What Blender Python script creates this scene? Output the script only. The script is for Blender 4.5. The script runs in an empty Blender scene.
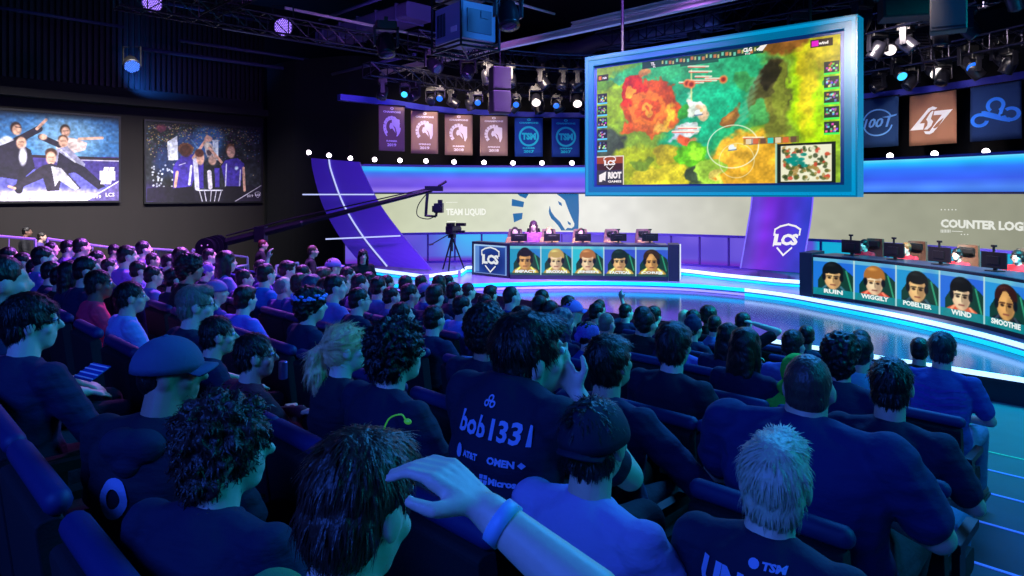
import bpy, math, random
import numpy as np
from mathutils import Vector, Matrix, noise
from mathutils.bvhtree import BVHTree
R = math.radians
SC = bpy.context.scene
COL = SC.collection
CAMZ = 2.72; F = 683.0; HY = 194.0
S2 = math.sqrt(2)

# ---------------------------------------------------------------- camera
cd = bpy.data.cameras.new('camera'); cam = bpy.data.objects.new('camera', cd); COL.objects.link(cam)
cam.location = (0, 0, CAMZ); cam.rotation_euler = (R(90), 0, 0)
cd.sensor_width = 36; cd.lens = F/1024*36; cd.shift_y = -94/1024; cd.clip_start = .05; cd.clip_end = 200
SC.camera = cam
# ---------------------------------------------------------------- world, exposure
w = bpy.data.worlds.new('world'); SC.world = w; w.use_nodes = True
w.node_tree.nodes['Background'].inputs[0].default_value = (.02, .06, .35, 1)
w.node_tree.nodes['Background'].inputs[1].default_value = .012
SC.view_settings.view_transform = 'Standard'; SC.view_settings.look = 'None'
SC.view_settings.exposure = 0; SC.view_settings.gamma = 1; SC.view_settings.use_curve_mapping = False
SC.cycles.max_bounces = 5; SC.cycles.diffuse_bounces = 2; SC.cycles.glossy_bounces = 3; SC.cycles.sample_clamp_indirect = 3
# ---------------------------------------------------------------- lamps of the room, with added desk lights (positions in metres)
def lamp(name, kind, loc, aim, col, power, size=1.0, sizey=None, spot=60, blend=.6, spread=180):
    l = bpy.data.lights.new(name, kind); l.color = col; l.energy = power
    if kind == 'AREA': l.spread = R(spread)
    if kind == 'AREA':
        l.shape = 'RECTANGLE'; l.size = size; l.size_y = sizey or size
    else:
        l.shadow_soft_size = size
        if kind == 'SPOT': l.spot_size = R(spot); l.spot_blend = blend
    o = bpy.data.objects.new(name, l); COL.objects.link(o); o.location = loc
    o.rotation_euler = (Vector(aim)-Vector(loc)).to_track_quat('-Z', 'Y').to_euler()
    return o
BLUE = (.03, .16, 1); CYAN = (.02, .55, 1); VIO = (.36, .13, 1); WARM = (1, .75, .6)
lamp('house_blue_front', 'AREA', (5.0, 8.5, 7.5), (1, 3.5, 1.5), (.03, .30, 1), 880, 5, 1.5)
lamp('house_blue_back', 'AREA', (-3.5, -2.5, 6.0), (2, 5, .8), (.03, .13, 1), 430, 4, 2)
lamp('house_violet_left', 'AREA', (-3.5, 13.0, 6.9), (-7, 10, 1), (.56, .15, 1), 1350, 4, 1.5, spread=100)
lamp('house_cyan_side', 'AREA', (6.5, 2.0, 5.4), (-1, 3, 1.5), (.0, .60, 1), 170, 2, 1)
lamp('stage_violet', 'AREA', (1.5, 13.0, 7.0), (2, 15.5, .4), (.42, .16, 1), 1150, 4, 2, spread=85)
lamp('stage_cyan', 'AREA', (9.6, 8.2, 6.9), (6.9, 10.8, .4), (.0, .72, .9), 900, 2, 2, spread=90)
lamp('fin_violet', 'AREA', (-1.5, 15.0, 5.6), (-3.6, 18.8, 2.4), (.42, .16, 1), 210, 2, 1)
lamp('banner_wash_left', 'AREA', (-1.2, 18.3, 6.3), (-.7, 21.3, 4.4), (1, .80, .62), 150, 5, .3, spread=75)
lamp('added_desk_key_left', 'AREA', (1.5, 13.5, 6.4), (2, 18, 1.6), (1, .86, .75), 120, 3, .5, spread=40)  # added lamp without a fixture, brightens the left team
lamp('added_desk_key_right', 'AREA', (4.5, 9.5, 6.4), (8.3, 13, 1.6), (1, .80, .70), 130, 1.4, .5, spread=36)  # likewise added, brightens the players at the right desk
lamp('banner_wash_right', 'AREA', (8.0, 14.0, 6.3), (10.5, 16.6, 4.4), (1, .85, .8), 75, 3, .3, spread=60)
lamp('poster_wash', 'AREA', (-8.8, 15.4, 8.2), (-11.5, 18.6, 3.5), (1, .95, .92), 430, 8, .4, spread=52)
lamp('cladding_blue', 'SPOT', tuple(Vector(((6.6-22.7)/math.sqrt(2), (6.6+22.7)/math.sqrt(2), 5.8))), tuple(Vector(((7.6-23.5)/math.sqrt(2), (7.6+23.5)/math.sqrt(2), 7.2))), (.02, .2, 1), 420, .1, spot=110)
lamp('rig_blue', 'AREA', (3, 17, 3.9), (3, 18, 8), (.08, .25, 1), 110, 9, 2)
lamp('rig_violet', 'AREA', (-2.0, 9, 4.6+1.6), (-1, 12, 9), (.12, .25, 1), 14, 4, 2)

# ---------------------------------------------------------------- helpers
def at(x, y, D): return Vector(((x-512)/F*D, D, CAMZ-(y-HY)/F*D))
def uv(u, p, z=0): return Vector(((p-u)/S2, (p+u)/S2, z))
def lin(c):
    return tuple(((v/255)/12.92 if v <= 10.31 else (((v/255)+.055)/1.055)**2.4) for v in c)
_mats = {}
def mat(name, c, rough=.6, metal=0, emit=None, es=1, bump=0, bs=40, spec=.5, var=0, stretch=(1, 1, 1)):
    if name in _mats: return _mats[name]
    m = bpy.data.materials.new(name); m.use_nodes = True; nt = m.node_tree; b = nt.nodes['Principled BSDF']
    b.inputs['Base Color'].default_value = (*lin(c), 1); b.inputs['Roughness'].default_value = rough
    b.inputs['Metallic'].default_value = metal; b.inputs['Specular IOR Level'].default_value = spec
    if emit: b.inputs['Emission Color'].default_value = (*lin(emit), 1); b.inputs['Emission Strength'].default_value = es
    if bump or var:
        tc = nt.nodes.new('ShaderNodeTexCoord'); mp = nt.nodes.new('ShaderNodeMapping'); mp.inputs['Scale'].default_value = stretch
        nz = nt.nodes.new('ShaderNodeTexNoise'); nz.inputs['Scale'].default_value = bs; nz.inputs['Detail'].default_value = 4
        nt.links.new(tc.outputs['Object'], mp.inputs[0]); nt.links.new(mp.outputs[0], nz.inputs['Vector'])
        if bump:
            bp = nt.nodes.new('ShaderNodeBump'); bp.inputs['Strength'].default_value = bump; bp.inputs['Distance'].default_value = .02
            nt.links.new(nz.outputs[0], bp.inputs['Height']); nt.links.new(bp.outputs[0], b.inputs['Normal'])
        if var:
            mx = nt.nodes.new('ShaderNodeMix'); mx.data_type = 'RGBA'
            mx.inputs['A'].default_value = (*[v*(1-var) for v in lin(c)], 1); mx.inputs['B'].default_value = (*[min(1, v*(1+var)) for v in lin(c)], 1)
            nt.links.new(nz.outputs[0], mx.inputs['Factor']); nt.links.new(mx.outputs['Result'], b.inputs['Base Color'])
    _mats[name] = m; return m
def mat_screen(name, strength=1.0, lit=False):
    if name in _mats: return _mats[name]
    m = bpy.data.materials.new(name); m.use_nodes = True; nt = m.node_tree; b = nt.nodes['Principled BSDF']
    a = nt.nodes.new('ShaderNodeAttribute'); a.attribute_name = 'Col'
    if lit:
        nt.links.new(a.outputs['Color'], b.inputs['Base Color']); b.inputs['Roughness'].default_value = .7
    else:
        b.inputs['Base Color'].default_value = (.004, .004, .004, 1); b.inputs['Roughness'].default_value = .6; b.inputs['Specular IOR Level'].default_value = .08
        nt.links.new(a.outputs['Color'], b.inputs['Emission Color']); b.inputs['Emission Strength'].default_value = strength
    _mats[name] = m; return m
def tag(o, label=None, cat=None, group=None, kind=None):
    if label: o['label'] = label
    if cat: o['category'] = cat
    if group: o['group'] = group
    if kind: o['kind'] = kind
    return o
def empty(name, loc=(0, 0, 0), rz=0, label=None, cat=None, group=None):
    o = bpy.data.objects.new(name, None); COL.objects.link(o); o.location = loc; o.rotation_euler = (0, 0, rz)
    o.empty_display_size = .1
    return tag(o, label, cat, group)
def link_mesh(name, me, m=None, parent=None, smooth=False, mw=None):
    o = bpy.data.objects.new(name, me); COL.objects.link(o)
    if m is not None:
        for mm in (m if isinstance(m, (list, tuple)) else [m]): me.materials.append(mm)
    if parent is not None: o.parent = parent
    if mw is not None: o.matrix_basis = mw
    if smooth: me.polygons.foreach_set('use_smooth', [True]*len(me.polygons))
    return o
I4 = Matrix.Identity(4)
class MB:
    def __init__(s): s.v = []; s.f = []; s.mi = []; s.m = 0
    def add(s, vs, fs):
        n = len(s.v); s.v += [Vector(v) for v in vs]; s.f += [[i+n for i in f] for f in fs]; s.mi += [s.m]*len(fs); return s
    def box(s, c, d, M=I4):
        x, y, z = d[0]/2, d[1]/2, d[2]/2; c = Vector(c)
        vs = [M @ (c+Vector((a*x, b*y, e*z))) for e in (-1, 1) for b in (-1, 1) for a in (-1, 1)]
        return s.add(vs, [(0, 2, 3, 1), (4, 5, 7, 6), (0, 1, 5, 4), (2, 6, 7, 3), (0, 4, 6, 2), (1, 3, 7, 5)])
    def rbox(s, c, d, r, M=I4, ax=2):          # box with four rounded edges along axis ax
        a, b = [i for i in range(3) if i != ax]; pts = []
        hx, hy = d[a]/2-r, d[b]/2-r
        for k, (sx, sy) in enumerate(((1, 1), (-1, 1), (-1, -1), (1, -1))):
            for j in range(4):
                t = R(90*k+30*j); pts.append((sx*hx+r*math.cos(t), sy*hy+r*math.sin(t)))
        vs = []
        for e in (-1, 1):
            for (p, q) in pts:
                v = [0, 0, 0]; v[a] = c[0+a]+p; v[b] = c[0+b]+q; v[ax] = c[ax]+e*d[ax]/2; vs.append(M @ Vector(v))
        n = len(pts); fs = [(i, (i+1) % n, n+(i+1) % n, n+i) for i in range(n)]+[tuple(range(n))[::-1], tuple(range(n, 2*n))]
        return s.add(vs, fs)
    def tube(s, pts, rr, n=8, cap=True, sx=1.0):
        pts = [Vector(p) for p in pts]; rr = rr if isinstance(rr, (list, tuple)) else [rr]*len(pts); vs = []; fs = []
        for i, p in enumerate(pts):
            d = (pts[min(i+1, len(pts)-1)]-pts[max(i-1, 0)]).normalized()
            a = Vector((1, 0, 0)) if abs(d.x) < .9 else Vector((0, 1, 0)); a = (a-d*a.dot(d)).normalized(); b = d.cross(a)
            for k in range(n):
                t = 2*math.pi*k/n; vs.append(p+a*math.cos(t)*rr[i]*sx+b*math.sin(t)*rr[i])
        for i in range(len(pts)-1):
            for k in range(n): fs.append((i*n+k, i*n+(k+1) % n, (i+1)*n+(k+1) % n, (i+1)*n+k))
        if cap: fs += [tuple(range(n))[::-1], tuple(range((len(pts)-1)*n, len(pts)*n))]
        return s.add(vs, fs)
    def cap(s, a, b, ra, rb, n=12):            # tapered capsule, closed
        a = Vector(a); b = Vector(b); d = (b-a); L = d.length
        d = d.normalized() if L > 1e-6 else Vector((0, 0, 1)); P = []; Q = []
        for j in range(4): t = R(90-j*25); P.append(a-d*ra*math.sin(t)); Q.append(max(ra*math.cos(t), .0005))
        P.append(a); Q.append(ra); P.append(b); Q.append(rb)
        for j in range(4): t = R(15+j*25); P.append(b+d*rb*math.sin(t)); Q.append(max(rb*math.cos(t), .0005))
        return s._rings(P, Q, Q, n, d)
    def _rings(s, P, QX, QY, n, d=None):
        vs = []; fs = []
        for i, p in enumerate(P):
            dd = d if d is not None else (P[min(i+1, len(P)-1)]-P[max(i-1, 0)]).normalized()
            a = Vector((1, 0, 0)) if abs(dd.x) < .85 else Vector((0, 1, 0)); a = (a-dd*a.dot(dd)).normalized(); b = dd.cross(a)
            for k in range(n):
                t = 2*math.pi*k/n; vs.append(p+a*math.cos(t)*QX[i]+b*math.sin(t)*QY[i])
        for i in range(len(P)-1):
            for k in range(n): fs.append((i*n+k, i*n+(k+1) % n, (i+1)*n+(k+1) % n, (i+1)*n+k))
        fs += [tuple(range(n))[::-1], tuple(range((len(P)-1)*n, len(P)*n))]
        return s.add(vs, fs)
    def loft(s, rings, n=18):                   # rings: (centre, rx, ry)
        return s._rings([Vector(r[0]) for r in rings], [r[1] for r in rings], [r[2] for r in rings], n)
    def ell(s, c, r, M=I4, nu=16, nv=10):
        c = Vector(c); vs = [M @ (c+Vector((0, 0, r[2])))]; fs = []
        for i in range(1, nv):
            t = math.pi*i/nv
            for k in range(nu):
                q = 2*math.pi*k/nu; vs.append(M @ (c+Vector((r[0]*math.sin(t)*math.cos(q), r[1]*math.sin(t)*math.sin(q), r[2]*math.cos(t)))))
        vs.append(M @ (c-Vector((0, 0, r[2])))); e = len(vs)-1
        for k in range(nu):
            fs.append((0, 1+k, 1+(k+1) % nu)); b = 1+(nv-2)*nu; fs.append((e, b+(k+1) % nu, b+k))
        for i in range(nv-2):
            for k in range(nu): a = 1+i*nu; fs.append((a+k, a+nu+k, a+nu+(k+1) % nu, a+(k+1) % nu))
        return s.add(vs, fs)
    def poly(s, pts): return s.add(pts, [tuple(range(len(pts)))])
    def prism(s, pts, z0, z1):
        n = len(pts); vs = [(p[0], p[1], z0) for p in pts]+[(p[0], p[1], z1) for p in pts]
        return s.add(vs, [(i, (i+1) % n, n+(i+1) % n, n+i) for i in range(n)]+[tuple(range(n))[::-1], tuple(range(n, 2*n))])
    def slab(s, P, n, th):                      # extrude a planar/curved quad grid row list P[i][j] by -n*th
        a = len(P); b = len(P[0]); vs = [p for r in P for p in r]+[p-Vector(n)*th for r in P for p in r]; o = a*b; fs = []
        for i in range(a-1):
            for j in range(b-1):
                q = (i*b+j, i*b+j+1, (i+1)*b+j+1, (i+1)*b+j); fs.append(q); fs.append(tuple(o+k for k in q[::-1]))
        for i in range(a-1):
            for j in (0, b-1): q = (i*b+j, (i+1)*b+j, o+(i+1)*b+j, o+i*b+j); fs.append(q if j == 0 else q[::-1])
        for j in range(b-1):
            for i in (0, a-1): q = (i*b+j, i*b+j+1, o+i*b+j+1, o+i*b+j); fs.append(q[::-1] if i == 0 else q)
        return s.add(vs, fs)
    def mesh(s, name='m', bevel=0):
        me = bpy.data.meshes.new(name); me.from_pydata([tuple(v) for v in s.v], [], s.f)
        if any(s.mi): me.polygons.foreach_set('material_index', s.mi)
        me.update()
        if bevel:
            t = bpy.data.objects.new('t', me); COL.objects.link(t); b = t.modifiers.new('b', 'BEVEL'); b.width = bevel; b.segments = 2; b.limit_method = 'ANGLE'
            me = evald(t)
        return me
    def build(s, name, m, parent=None, smooth=False, bevel=0, mw=None):
        return link_mesh(name, s.mesh(name, bevel), m, parent, smooth, mw)
def evald(t):
    dg = bpy.context.evaluated_depsgraph_get(); dg.update()
    me = bpy.data.meshes.new_from_object(t.evaluated_get(dg)); old = t.data
    bpy.data.objects.remove(t); bpy.data.meshes.remove(old); return me
def blob(mb, vox=.01, smooth=4, disp=0, ds=20, name='blob', dstretch=(1, 1, 1), fac=.5):
    me0 = mb.mesh('b0'); t = bpy.data.objects.new('t', me0); COL.objects.link(t)
    r = t.modifiers.new('r', 'REMESH'); r.mode = 'VOXEL'; r.voxel_size = vox; r.use_smooth_shade = True
    if smooth: sm = t.modifiers.new('s', 'SMOOTH'); sm.iterations = smooth; sm.factor = fac
    me = evald(t); me.name = name
    if disp:
        me.update(); n = len(me.vertices); co = np.empty(n*3, 'f'); no = np.empty(n*3, 'f')
        me.vertices.foreach_get('co', co); me.vertices.foreach_get('normal', no); co = co.reshape(-1, 3); no = no.reshape(-1, 3)
        q = np.array([noise.noise(Vector((c[0]*ds*dstretch[0], c[1]*ds*dstretch[1], c[2]*ds*dstretch[2]))) for c in co.tolist()], 'f')
        co += no*(q*disp)[:, None]; me.vertices.foreach_set('co', co.ravel()); me.update()
    me.polygons.foreach_set('use_smooth', [True]*len(me.polygons))
    return me
def dup(o, parent=None, name=None, data=None):
    c = o.copy(); COL.objects.link(c); c.parent = parent
    for ch in o.children: dup(ch, c)
    return c
# ---- canvas: a picture shown by a screen or a print, one colour per grid vertex
class CV:
    def __init__(s, W, H, c=(0, 0, 0)):
        s.W = W; s.H = H; s.a = np.zeros((H, W, 3)); s.a[:] = c; s.Y, s.X = np.mgrid[0:H, 0:W].astype(float)
    def mixm(s, m, c, al=1):
        m = np.clip(m, 0, 1)[..., None]*al; s.a = s.a*(1-m)+np.array(c, float)*m
    def ell(s, cx, cy, rx, ry, c, al=1, rot=0, soft=1.0):
        t = R(rot); dx = s.X-cx; dy = s.Y-cy; u = (dx*math.cos(t)+dy*math.sin(t))/rx; v = (-dx*math.sin(t)+dy*math.cos(t))/ry
        d = np.sqrt(u*u+v*v); s.mixm((1-d)*min(rx, ry)/soft+.5, c, al)
    def ring(s, cx, cy, r, w, c, al=1, asp=1):
        d = np.hypot(s.X-cx, (s.Y-cy)/asp); s.mixm(w/2-abs(d-r)+.5, c, al)
    def line(s, x0, y0, x1, y1, w, c, al=1, soft=1):
        dx, dy = x1-x0, y1-y0; L = dx*dx+dy*dy+1e-9; t = np.clip(((s.X-x0)*dx+(s.Y-y0)*dy)/L, 0, 1)
        d = np.hypot(s.X-x0-t*dx, s.Y-y0-t*dy); s.mixm((w/2-d)/soft+.5, c, al)
    def rect(s, x0, y0, x1, y1, c, al=1): s.mixm(((s.X >= x0) & (s.X <= x1) & (s.Y >= y0) & (s.Y <= y1)).astype(float), c, al)
    def poly(s, pts, c, al=1):
        ins = np.zeros((s.H, s.W), bool); n = len(pts)
        for i in range(n):
            x0, y0 = pts[i]; x1, y1 = pts[(i+1) % n]
            if y0 == y1: continue
            k = ((s.Y >= min(y0, y1)) & (s.Y < max(y0, y1))); xi = x0+(s.Y-y0)*(x1-x0)/(y1-y0); ins ^= k & (s.X < xi)
        s.mixm(ins.astype(float), c, al)
    def nz(s, gx, gy, seed):
        r = np.random.RandomState(seed); g = r.rand(gy+2, gx+2); x = s.X/s.W*gx; y = s.Y/s.H*gy; i = x.astype(int); j = y.astype(int)
        fx = x-i; fy = y-j; fx = fx*fx*(3-2*fx); fy = fy*fy*(3-2*fy)
        return (g[j, i]*(1-fx)+g[j, i+1]*fx)*(1-fy)+(g[j+1, i]*(1-fx)+g[j+1, i+1]*fx)*fy
    def noise(s, gx, gy, seed, amp):
        n = s.nz(gx, gy, seed)*.6+s.nz(gx*2, gy*2, seed+1)*.4; s.a = s.a*(1+(n[..., None]-.5)*2*amp)
    def mesh(s, fn, name='screen'):
        W, H = s.W, s.H; co = np.array([tuple(fn(i/(W-1), j/(H-1))) for j in range(H) for i in range(W)], 'f')
        idx = np.arange(W*H).reshape(H, W); q = np.stack([idx[1:, :-1], idx[1:, 1:], idx[:-1, 1:], idx[:-1, :-1]], -1).reshape(-1, 4)
        me = bpy.data.meshes.new(name); me.vertices.add(W*H); me.vertices.foreach_set('co', co.ravel())
        n = len(q); me.loops.add(n*4); me.loops.foreach_set('vertex_index', q.ravel().astype('i'))
        me.polygons.add(n); me.polygons.foreach_set('loop_start', np.arange(0, n*4, 4, dtype='i')); me.update(calc_edges=True)
        c = np.clip(s.a/255, 0, 1); c = np.where(c <= .04045, c/12.92, ((c+.055)/1.055)**2.4)
        at_ = me.color_attributes.new('Col', 'FLOAT_COLOR', 'POINT'); at_.data.foreach_set('color', np.concatenate([c, np.ones((H, W, 1))], -1).astype('f').ravel())
        return me
# ---- text as geometry, mapped by fn(x, y) -> 3D
_txt = {}
def text_geo(t, bold=.0):
    k = (t, bold)
    if k not in _txt:
        c = bpy.data.curves.new('t', 'FONT'); c.body = t; c.size = 1; c.offset = bold; c.resolution_u = 2; c.fill_mode = 'FRONT'
        o = bpy.data.objects.new('t', c); COL.objects.link(o); dg = bpy.context.evaluated_depsgraph_get(); dg.update()
        me = bpy.data.meshes.new_from_object(o.evaluated_get(dg)); bpy.data.objects.remove(o); bpy.data.curves.remove(c)
        v = [tuple(x.co[:2]) for x in me.vertices]; f = [tuple(p.vertices) for p in me.polygons]; bpy.data.meshes.remove(me)
        xs = [a[0] for a in v]; ys = [a[1] for a in v]; x0, x1, y0, y1 = min(xs), max(xs), min(ys), max(ys)
        _txt[k] = ([((a-x0)/(x1-x0), (b-y0)/(y1-y0)) for a, b in v], f, (x1-x0)/(y1-y0))
    return _txt[k]
def text(mb, t, fn, x0, y0, w, h, bold=.02, skew=0):   # fits t in the box x0..x0+w, y0..y0+h of the surface fn
    v, f, asp = text_geo(t, bold)
    mb.add([fn(x0+a*w+skew*b*h, y0+b*h) for a, b in v], f)
# ---- a vertical strip following a plan polyline, left to right as seen by the audience
class Strip:
    def __init__(s, pts, sub=1):
        s.p = [Vector((a, b)) for a, b in pts]; s.c = [0]
        for a, b in zip(s.p, s.p[1:]): s.c.append(s.c[-1]+(b-a).length)
        s.L = s.c[-1]
    def at(s, d, z, off=0):
        i = 0
        while i < len(s.p)-2 and s.c[i+1] < d: i += 1
        a, b = s.p[i], s.p[i+1]; e = (b-a).normalized(); q = a+e*(d-s.c[i])
        def nn(k):
            k = max(0, min(len(s.p)-2, k)); g = (s.p[k+1]-s.p[k]).normalized(); return Vector((g.y, -g.x))
        t = (d-s.c[i])/max(1e-6, s.c[i+1]-s.c[i]); n = nn(i)
        n = (nn(i)+nn(i+1))/2*t*1.0+nn(i)*(1-t) if t > .5 else (nn(i)+nn(i-1))/2*(1-t)+nn(i)*t
        n.normalize(); q = q+n*off
        return Vector((q.x, q.y, z))
    def spx(s, x):
        k = (x-512)/F; best = None
        for i in range(len(s.p)-1):
            a, b = s.p[i], s.p[i+1]; fa = a.x-k*a.y; fb = b.x-k*b.y
            if fa*fb <= 0 and fa != fb: best = s.c[i]+(b-a).length*fa/(fa-fb); break
        return best if best is not None else (0 if x < 512 else s.L)
    def map(s, x, y):                                    # photo pixel -> (distance along, height)
        d = s.spx(x); q = s.at(d, 0); return d, CAMZ-(y-HY)/F*q.y
    def band(s, d0, d1, z0, z1, off0, off1, step=.3):     # solid band between offsets
        n = max(1, int((d1-d0)/step)); mb = MB(); vs = []; fs = []
        for i in range(n+1):
            d = d0+(d1-d0)*i/n
            for z, o in ((z0, off0), (z1, off0), (z1, off1), (z0, off1)): vs.append(s.at(d, z, o))
        for i in range(n):
            for k in range(4): fs.append((i*4+k, i*4+(k+1) % 4, i*4+4+(k+1) % 4, i*4+4+k))
        fs += [(3, 2, 1, 0), (n*4, n*4+1, n*4+2, n*4+3)]
        return mb.add(vs, fs)
def spline(pts, n=6):
    P = [Vector(p) for p in pts]; P = [P[0]*2-P[1]]+P+[P[-1]*2-P[-2]]; out = []
    for i in range(1, len(P)-2):
        for j in range(n):
            t = j/n; a, b, c, d = P[i-1:i+3]
            out.append(.5*((2*b)+(c-a)*t+(2*a-5*b+4*c-d)*t*t+(3*b-a-3*c+d)*t*t*t))
    out.append(P[-2]); return [tuple(o) for o in out]
WORD = ['zero', 'first', 'second', 'third', 'fourth', 'fifth', 'sixth', 'seventh', 'eighth', 'ninth', 'tenth', 'eleventh', 'twelfth', 'thirteenth', 'fourteenth', 'fifteenth', 'sixteenth', 'seventeenth', 'eighteenth', 'nineteenth', 'twentieth', 'twenty-first', 'twenty-second', 'twenty-third', 'twenty-fourth', 'twenty-fifth', 'twenty-sixth', 'twenty-seventh', 'twenty-eighth', 'twenty-ninth', 'thirtieth']
black = mat('matt_black', (12, 12, 16), .5); dark = mat('dark_metal', (30, 30, 38), .4, .6); steel = mat('painted_steel', (70, 70, 80), .35, .7)
# ================================================================ THE SETTING
PK = [7.71-.95*i for i in range(11)]                     # front edges of the seating treads, first row to last
def tread_z(p):
    if p > PK[0]: return 0.0
    for a in reversed(PK):
        if p <= a: return 1.17-.135*a
    return 0.0
m_floor = mat('arena_floor', (34, 60, 78), .55, bump=.1, bs=3, var=.3)
mb = MB(); P = [uv(-9, 24), uv(27, 24), uv(27, -6), uv(-9, -6)]; mb.prism([(p.x, p.y) for p in P], -.1, 0)
for a in PK:
    z = 1.17-.135*a; P = [uv(-9, a), uv(17.2, a), uv(17.2, -5.9), uv(-9, -5.9)]
    mb.prism([(p.x, p.y) for p in P], (z-.128 if a < PK[0] else .0), z)
tag(mb.build('floor', m_floor), kind='structure')
m_nose = mat('glowing_step_tape', (90, 120, 200), .5, emit=(50, 100, 235), es=.55)  # emission stands in for light the reflective tape throws back
m_tape = mat('glowing_green_tape', (60, 150, 120), .5, emit=(20, 110, 120), es=.5)  # slight glow put into the floor tape so it shows
n = 1
for a in [8.66]+PK[:7]:
    z = tread_z(a-.01) if a < 8 else 0; m1 = m_tape if a > 8 else m_nose; mb = MB()
    P = [uv(-8.5, a-.004), uv(2.3 if a > 4 else 1.6, a-.004), uv(2.3 if a > 4 else 1.6, a-.03), uv(-8.5, a-.03)]; mb.prism([(p.x, p.y) for p in P], z+.001, z+.006)
    tag(mb.build('trim_%d' % n, m1), kind='structure'); n += 1
m_ceil = mat('black_ceiling', (14, 14, 22), .9)
mb = MB(); mb.prism([(p.x, p.y) for p in [uv(-9, 24), uv(27, 24), uv(27, -6), uv(-9, -6)]], 9.4, 9.5); tag(mb.build('ceiling', m_ceil), kind='structure')
m_wall = mat('brown_wall', (22, 16, 18), .85, var=.25, bs=2, bump=.05, stretch=(1, 1, .2))
m_black = mat('black_drape', (4, 5, 13), .95, bump=.3, bs=6, stretch=(1, 1, .05))
def wall(name, a, b, z0, z1, m1, th=.1, side=1):
    a = Vector((a.x, a.y)); b = Vector((b.x, b.y)); d = (b-a).normalized(); nn = Vector((-d.y, d.x))*th*side
    mb = MB(); mb.prism([tuple(a), tuple(b), tuple(b+nn), tuple(a+nn)], z0, z1); return tag(mb.build(name, m1), kind='structure')
wall('wall_left', uv(23.5, -6), uv(23.5, 11), 0, 9.4, m_wall, .1, 1)
wall('wall_left_drape', uv(23.4, 11), uv(23.4, 24), 0, 9.4, m_black)
wall('wall_right', uv(-8.9, -6), uv(-8.9, 24), 0, 9.4, m_black, .1, -1)
wall('wall_rear', uv(-9, -5.9), uv(24, -5.9), 0, 9.4, m_black, .1, -1)
wall('wall_front', uv(-9, 23.9), uv(24, 23.9), 0, 9.4, m_black, .1, 1)
# corrugated cladding high on the left wall, split by a dark ledge
mb = MB()
for i in range(110):
    a = uv(23.44, -2+i*.16); mb.box((0, 0, 0), (.06, .09, 3.2), Matrix.Translation((a.x, a.y, 7.6)) @ Matrix.Rotation(R(-45), 4, 'Z'))
tag(mb.build('trim_20', mat('corrugated_cladding', (11, 12, 20), .5, .3)), kind='structure')
mb = MB(); a = uv(23.2, 4.4); mb.box((0, 0, 0), (13.4, .5, .22), Matrix.Translation((a.x, a.y, 5.55)) @ Matrix.Rotation(R(45), 4, 'Z'))
tag(mb.build('trim_21', mat('ledge_paint', (14, 12, 16), .8)), kind='structure')
# curved stage back drape (black) behind the banners
C = Vector((.2, 9.9))
def arc(r, a0, a1, n): return [(C.x+r*math.cos(R(a0+(a1-a0)*i/n)), C.y+r*math.sin(R(a0+(a1-a0)*i/n))) for i in range(n+1)]
DR = Strip([(-8.6, 24.0), (-7.3, 22.8)]+arc(13.3, 114, -30, 40))
tag(DR.band(0, DR.L, 0, 7.2, -.1, 0).build('wall_back', m_black), kind='structure')

# ================================================================ THE STAGE
m_gloss = mat('glossy_stage_floor', (66, 62, 92), .14, spec=.28)
m_led_w = mat('edge_light_white', (200, 220, 255), .4, emit=(190, 225, 255), es=1.5)
m_led_c = mat('edge_light_cyan', (20, 200, 255), .4, emit=(20, 205, 250), es=1.15)
m_side = mat('stage_skirt', (16, 22, 46), .5)
SF = [uv(16.6, 10.75), uv(8, 10.8), uv(0, 10.8), uv(-8, 10.75)]
SFP = [uv(-8.8, 10.7)]+SF[::-1][1:]; SFP = [(p.x, p.y) for p in SF]
stg = empty('stage_platform', (0, 0, 0), 0, 'wide glossy stage floor platform with a white light strip along its front edge', 'stage')
mb = MB(); back = [uv(-8, 18.5), uv(4, 20.5), uv(16.6, 19.5)]
mb.prism([(p.x, p.y) for p in SF+back], .31, .37); mb.build('deck', m_gloss, stg)
FE = Strip([(p.x, p.y) for p in SF]); FE.band(0, FE.L, 0, .31, -.06, 0).build('skirt', m_side, stg)
FE.band(FE.spx(737), FE.L, .31, .372, -.005, .02).build('edge_light', m_led_w, stg); FE.band(0, FE.spx(737), .30, .40, -.03, .02).build('black_border', black, stg)
TT = [(-3.2, 16.6), (-2.2, 16.3), (-1.4, 16.4), (0, 16.75), (1.9, 16.95), (3.9, 16.65), (5.2, 15.85), (5.95, 14.95), (6.35, 14.05), (6.7, 13.2), (7.02, 12.3), (7.27, 11.3), (7.4, 10.3), (7.4, 9.0), (7.3, 7.6)]
TT = spline([(a, b, 0) for a, b in TT], 4); TT = [(a, b) for a, b, _ in TT]
t1 = empty('desk_riser', (0, 0, 0), 0, 'low curved riser under both player desks, edged with cyan and white light', 'riser')
mb = MB(); mb.prism(TT+[(10.4, 7.6), (10.6, 10.5), (10.0, 13.6), (8, 16.6), (4.5, 19.4), (1, 20.4), (-3.2, 20.2)], .37, .55); mb.build('deck', mat('riser_top', (150, 150, 190), .2), t1)
TE = Strip(TT); s0 = TE.spx(745)
TE.band(0, s0, .47, .552, -.005, .02).build('cyan_edge_light', m_led_c, t1)
TE.band(0, s0, .38, .43, -.005, .012).build('lower_edge_glow', mat('edge_reflection_violet', (160, 150, 255), .4, emit=(150, 140, 250), es=1), t1)  # glowing band stands for the reflection below the cyan edge
TE.band(s0, TE.L, .48, .552, -.005, .02).build('white_edge_light', m_led_w, t1)
TE.band(s0, TE.L, .375, .44, -.005, .02).build('cyan_edge_light', m_led_c, t1)
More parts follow.
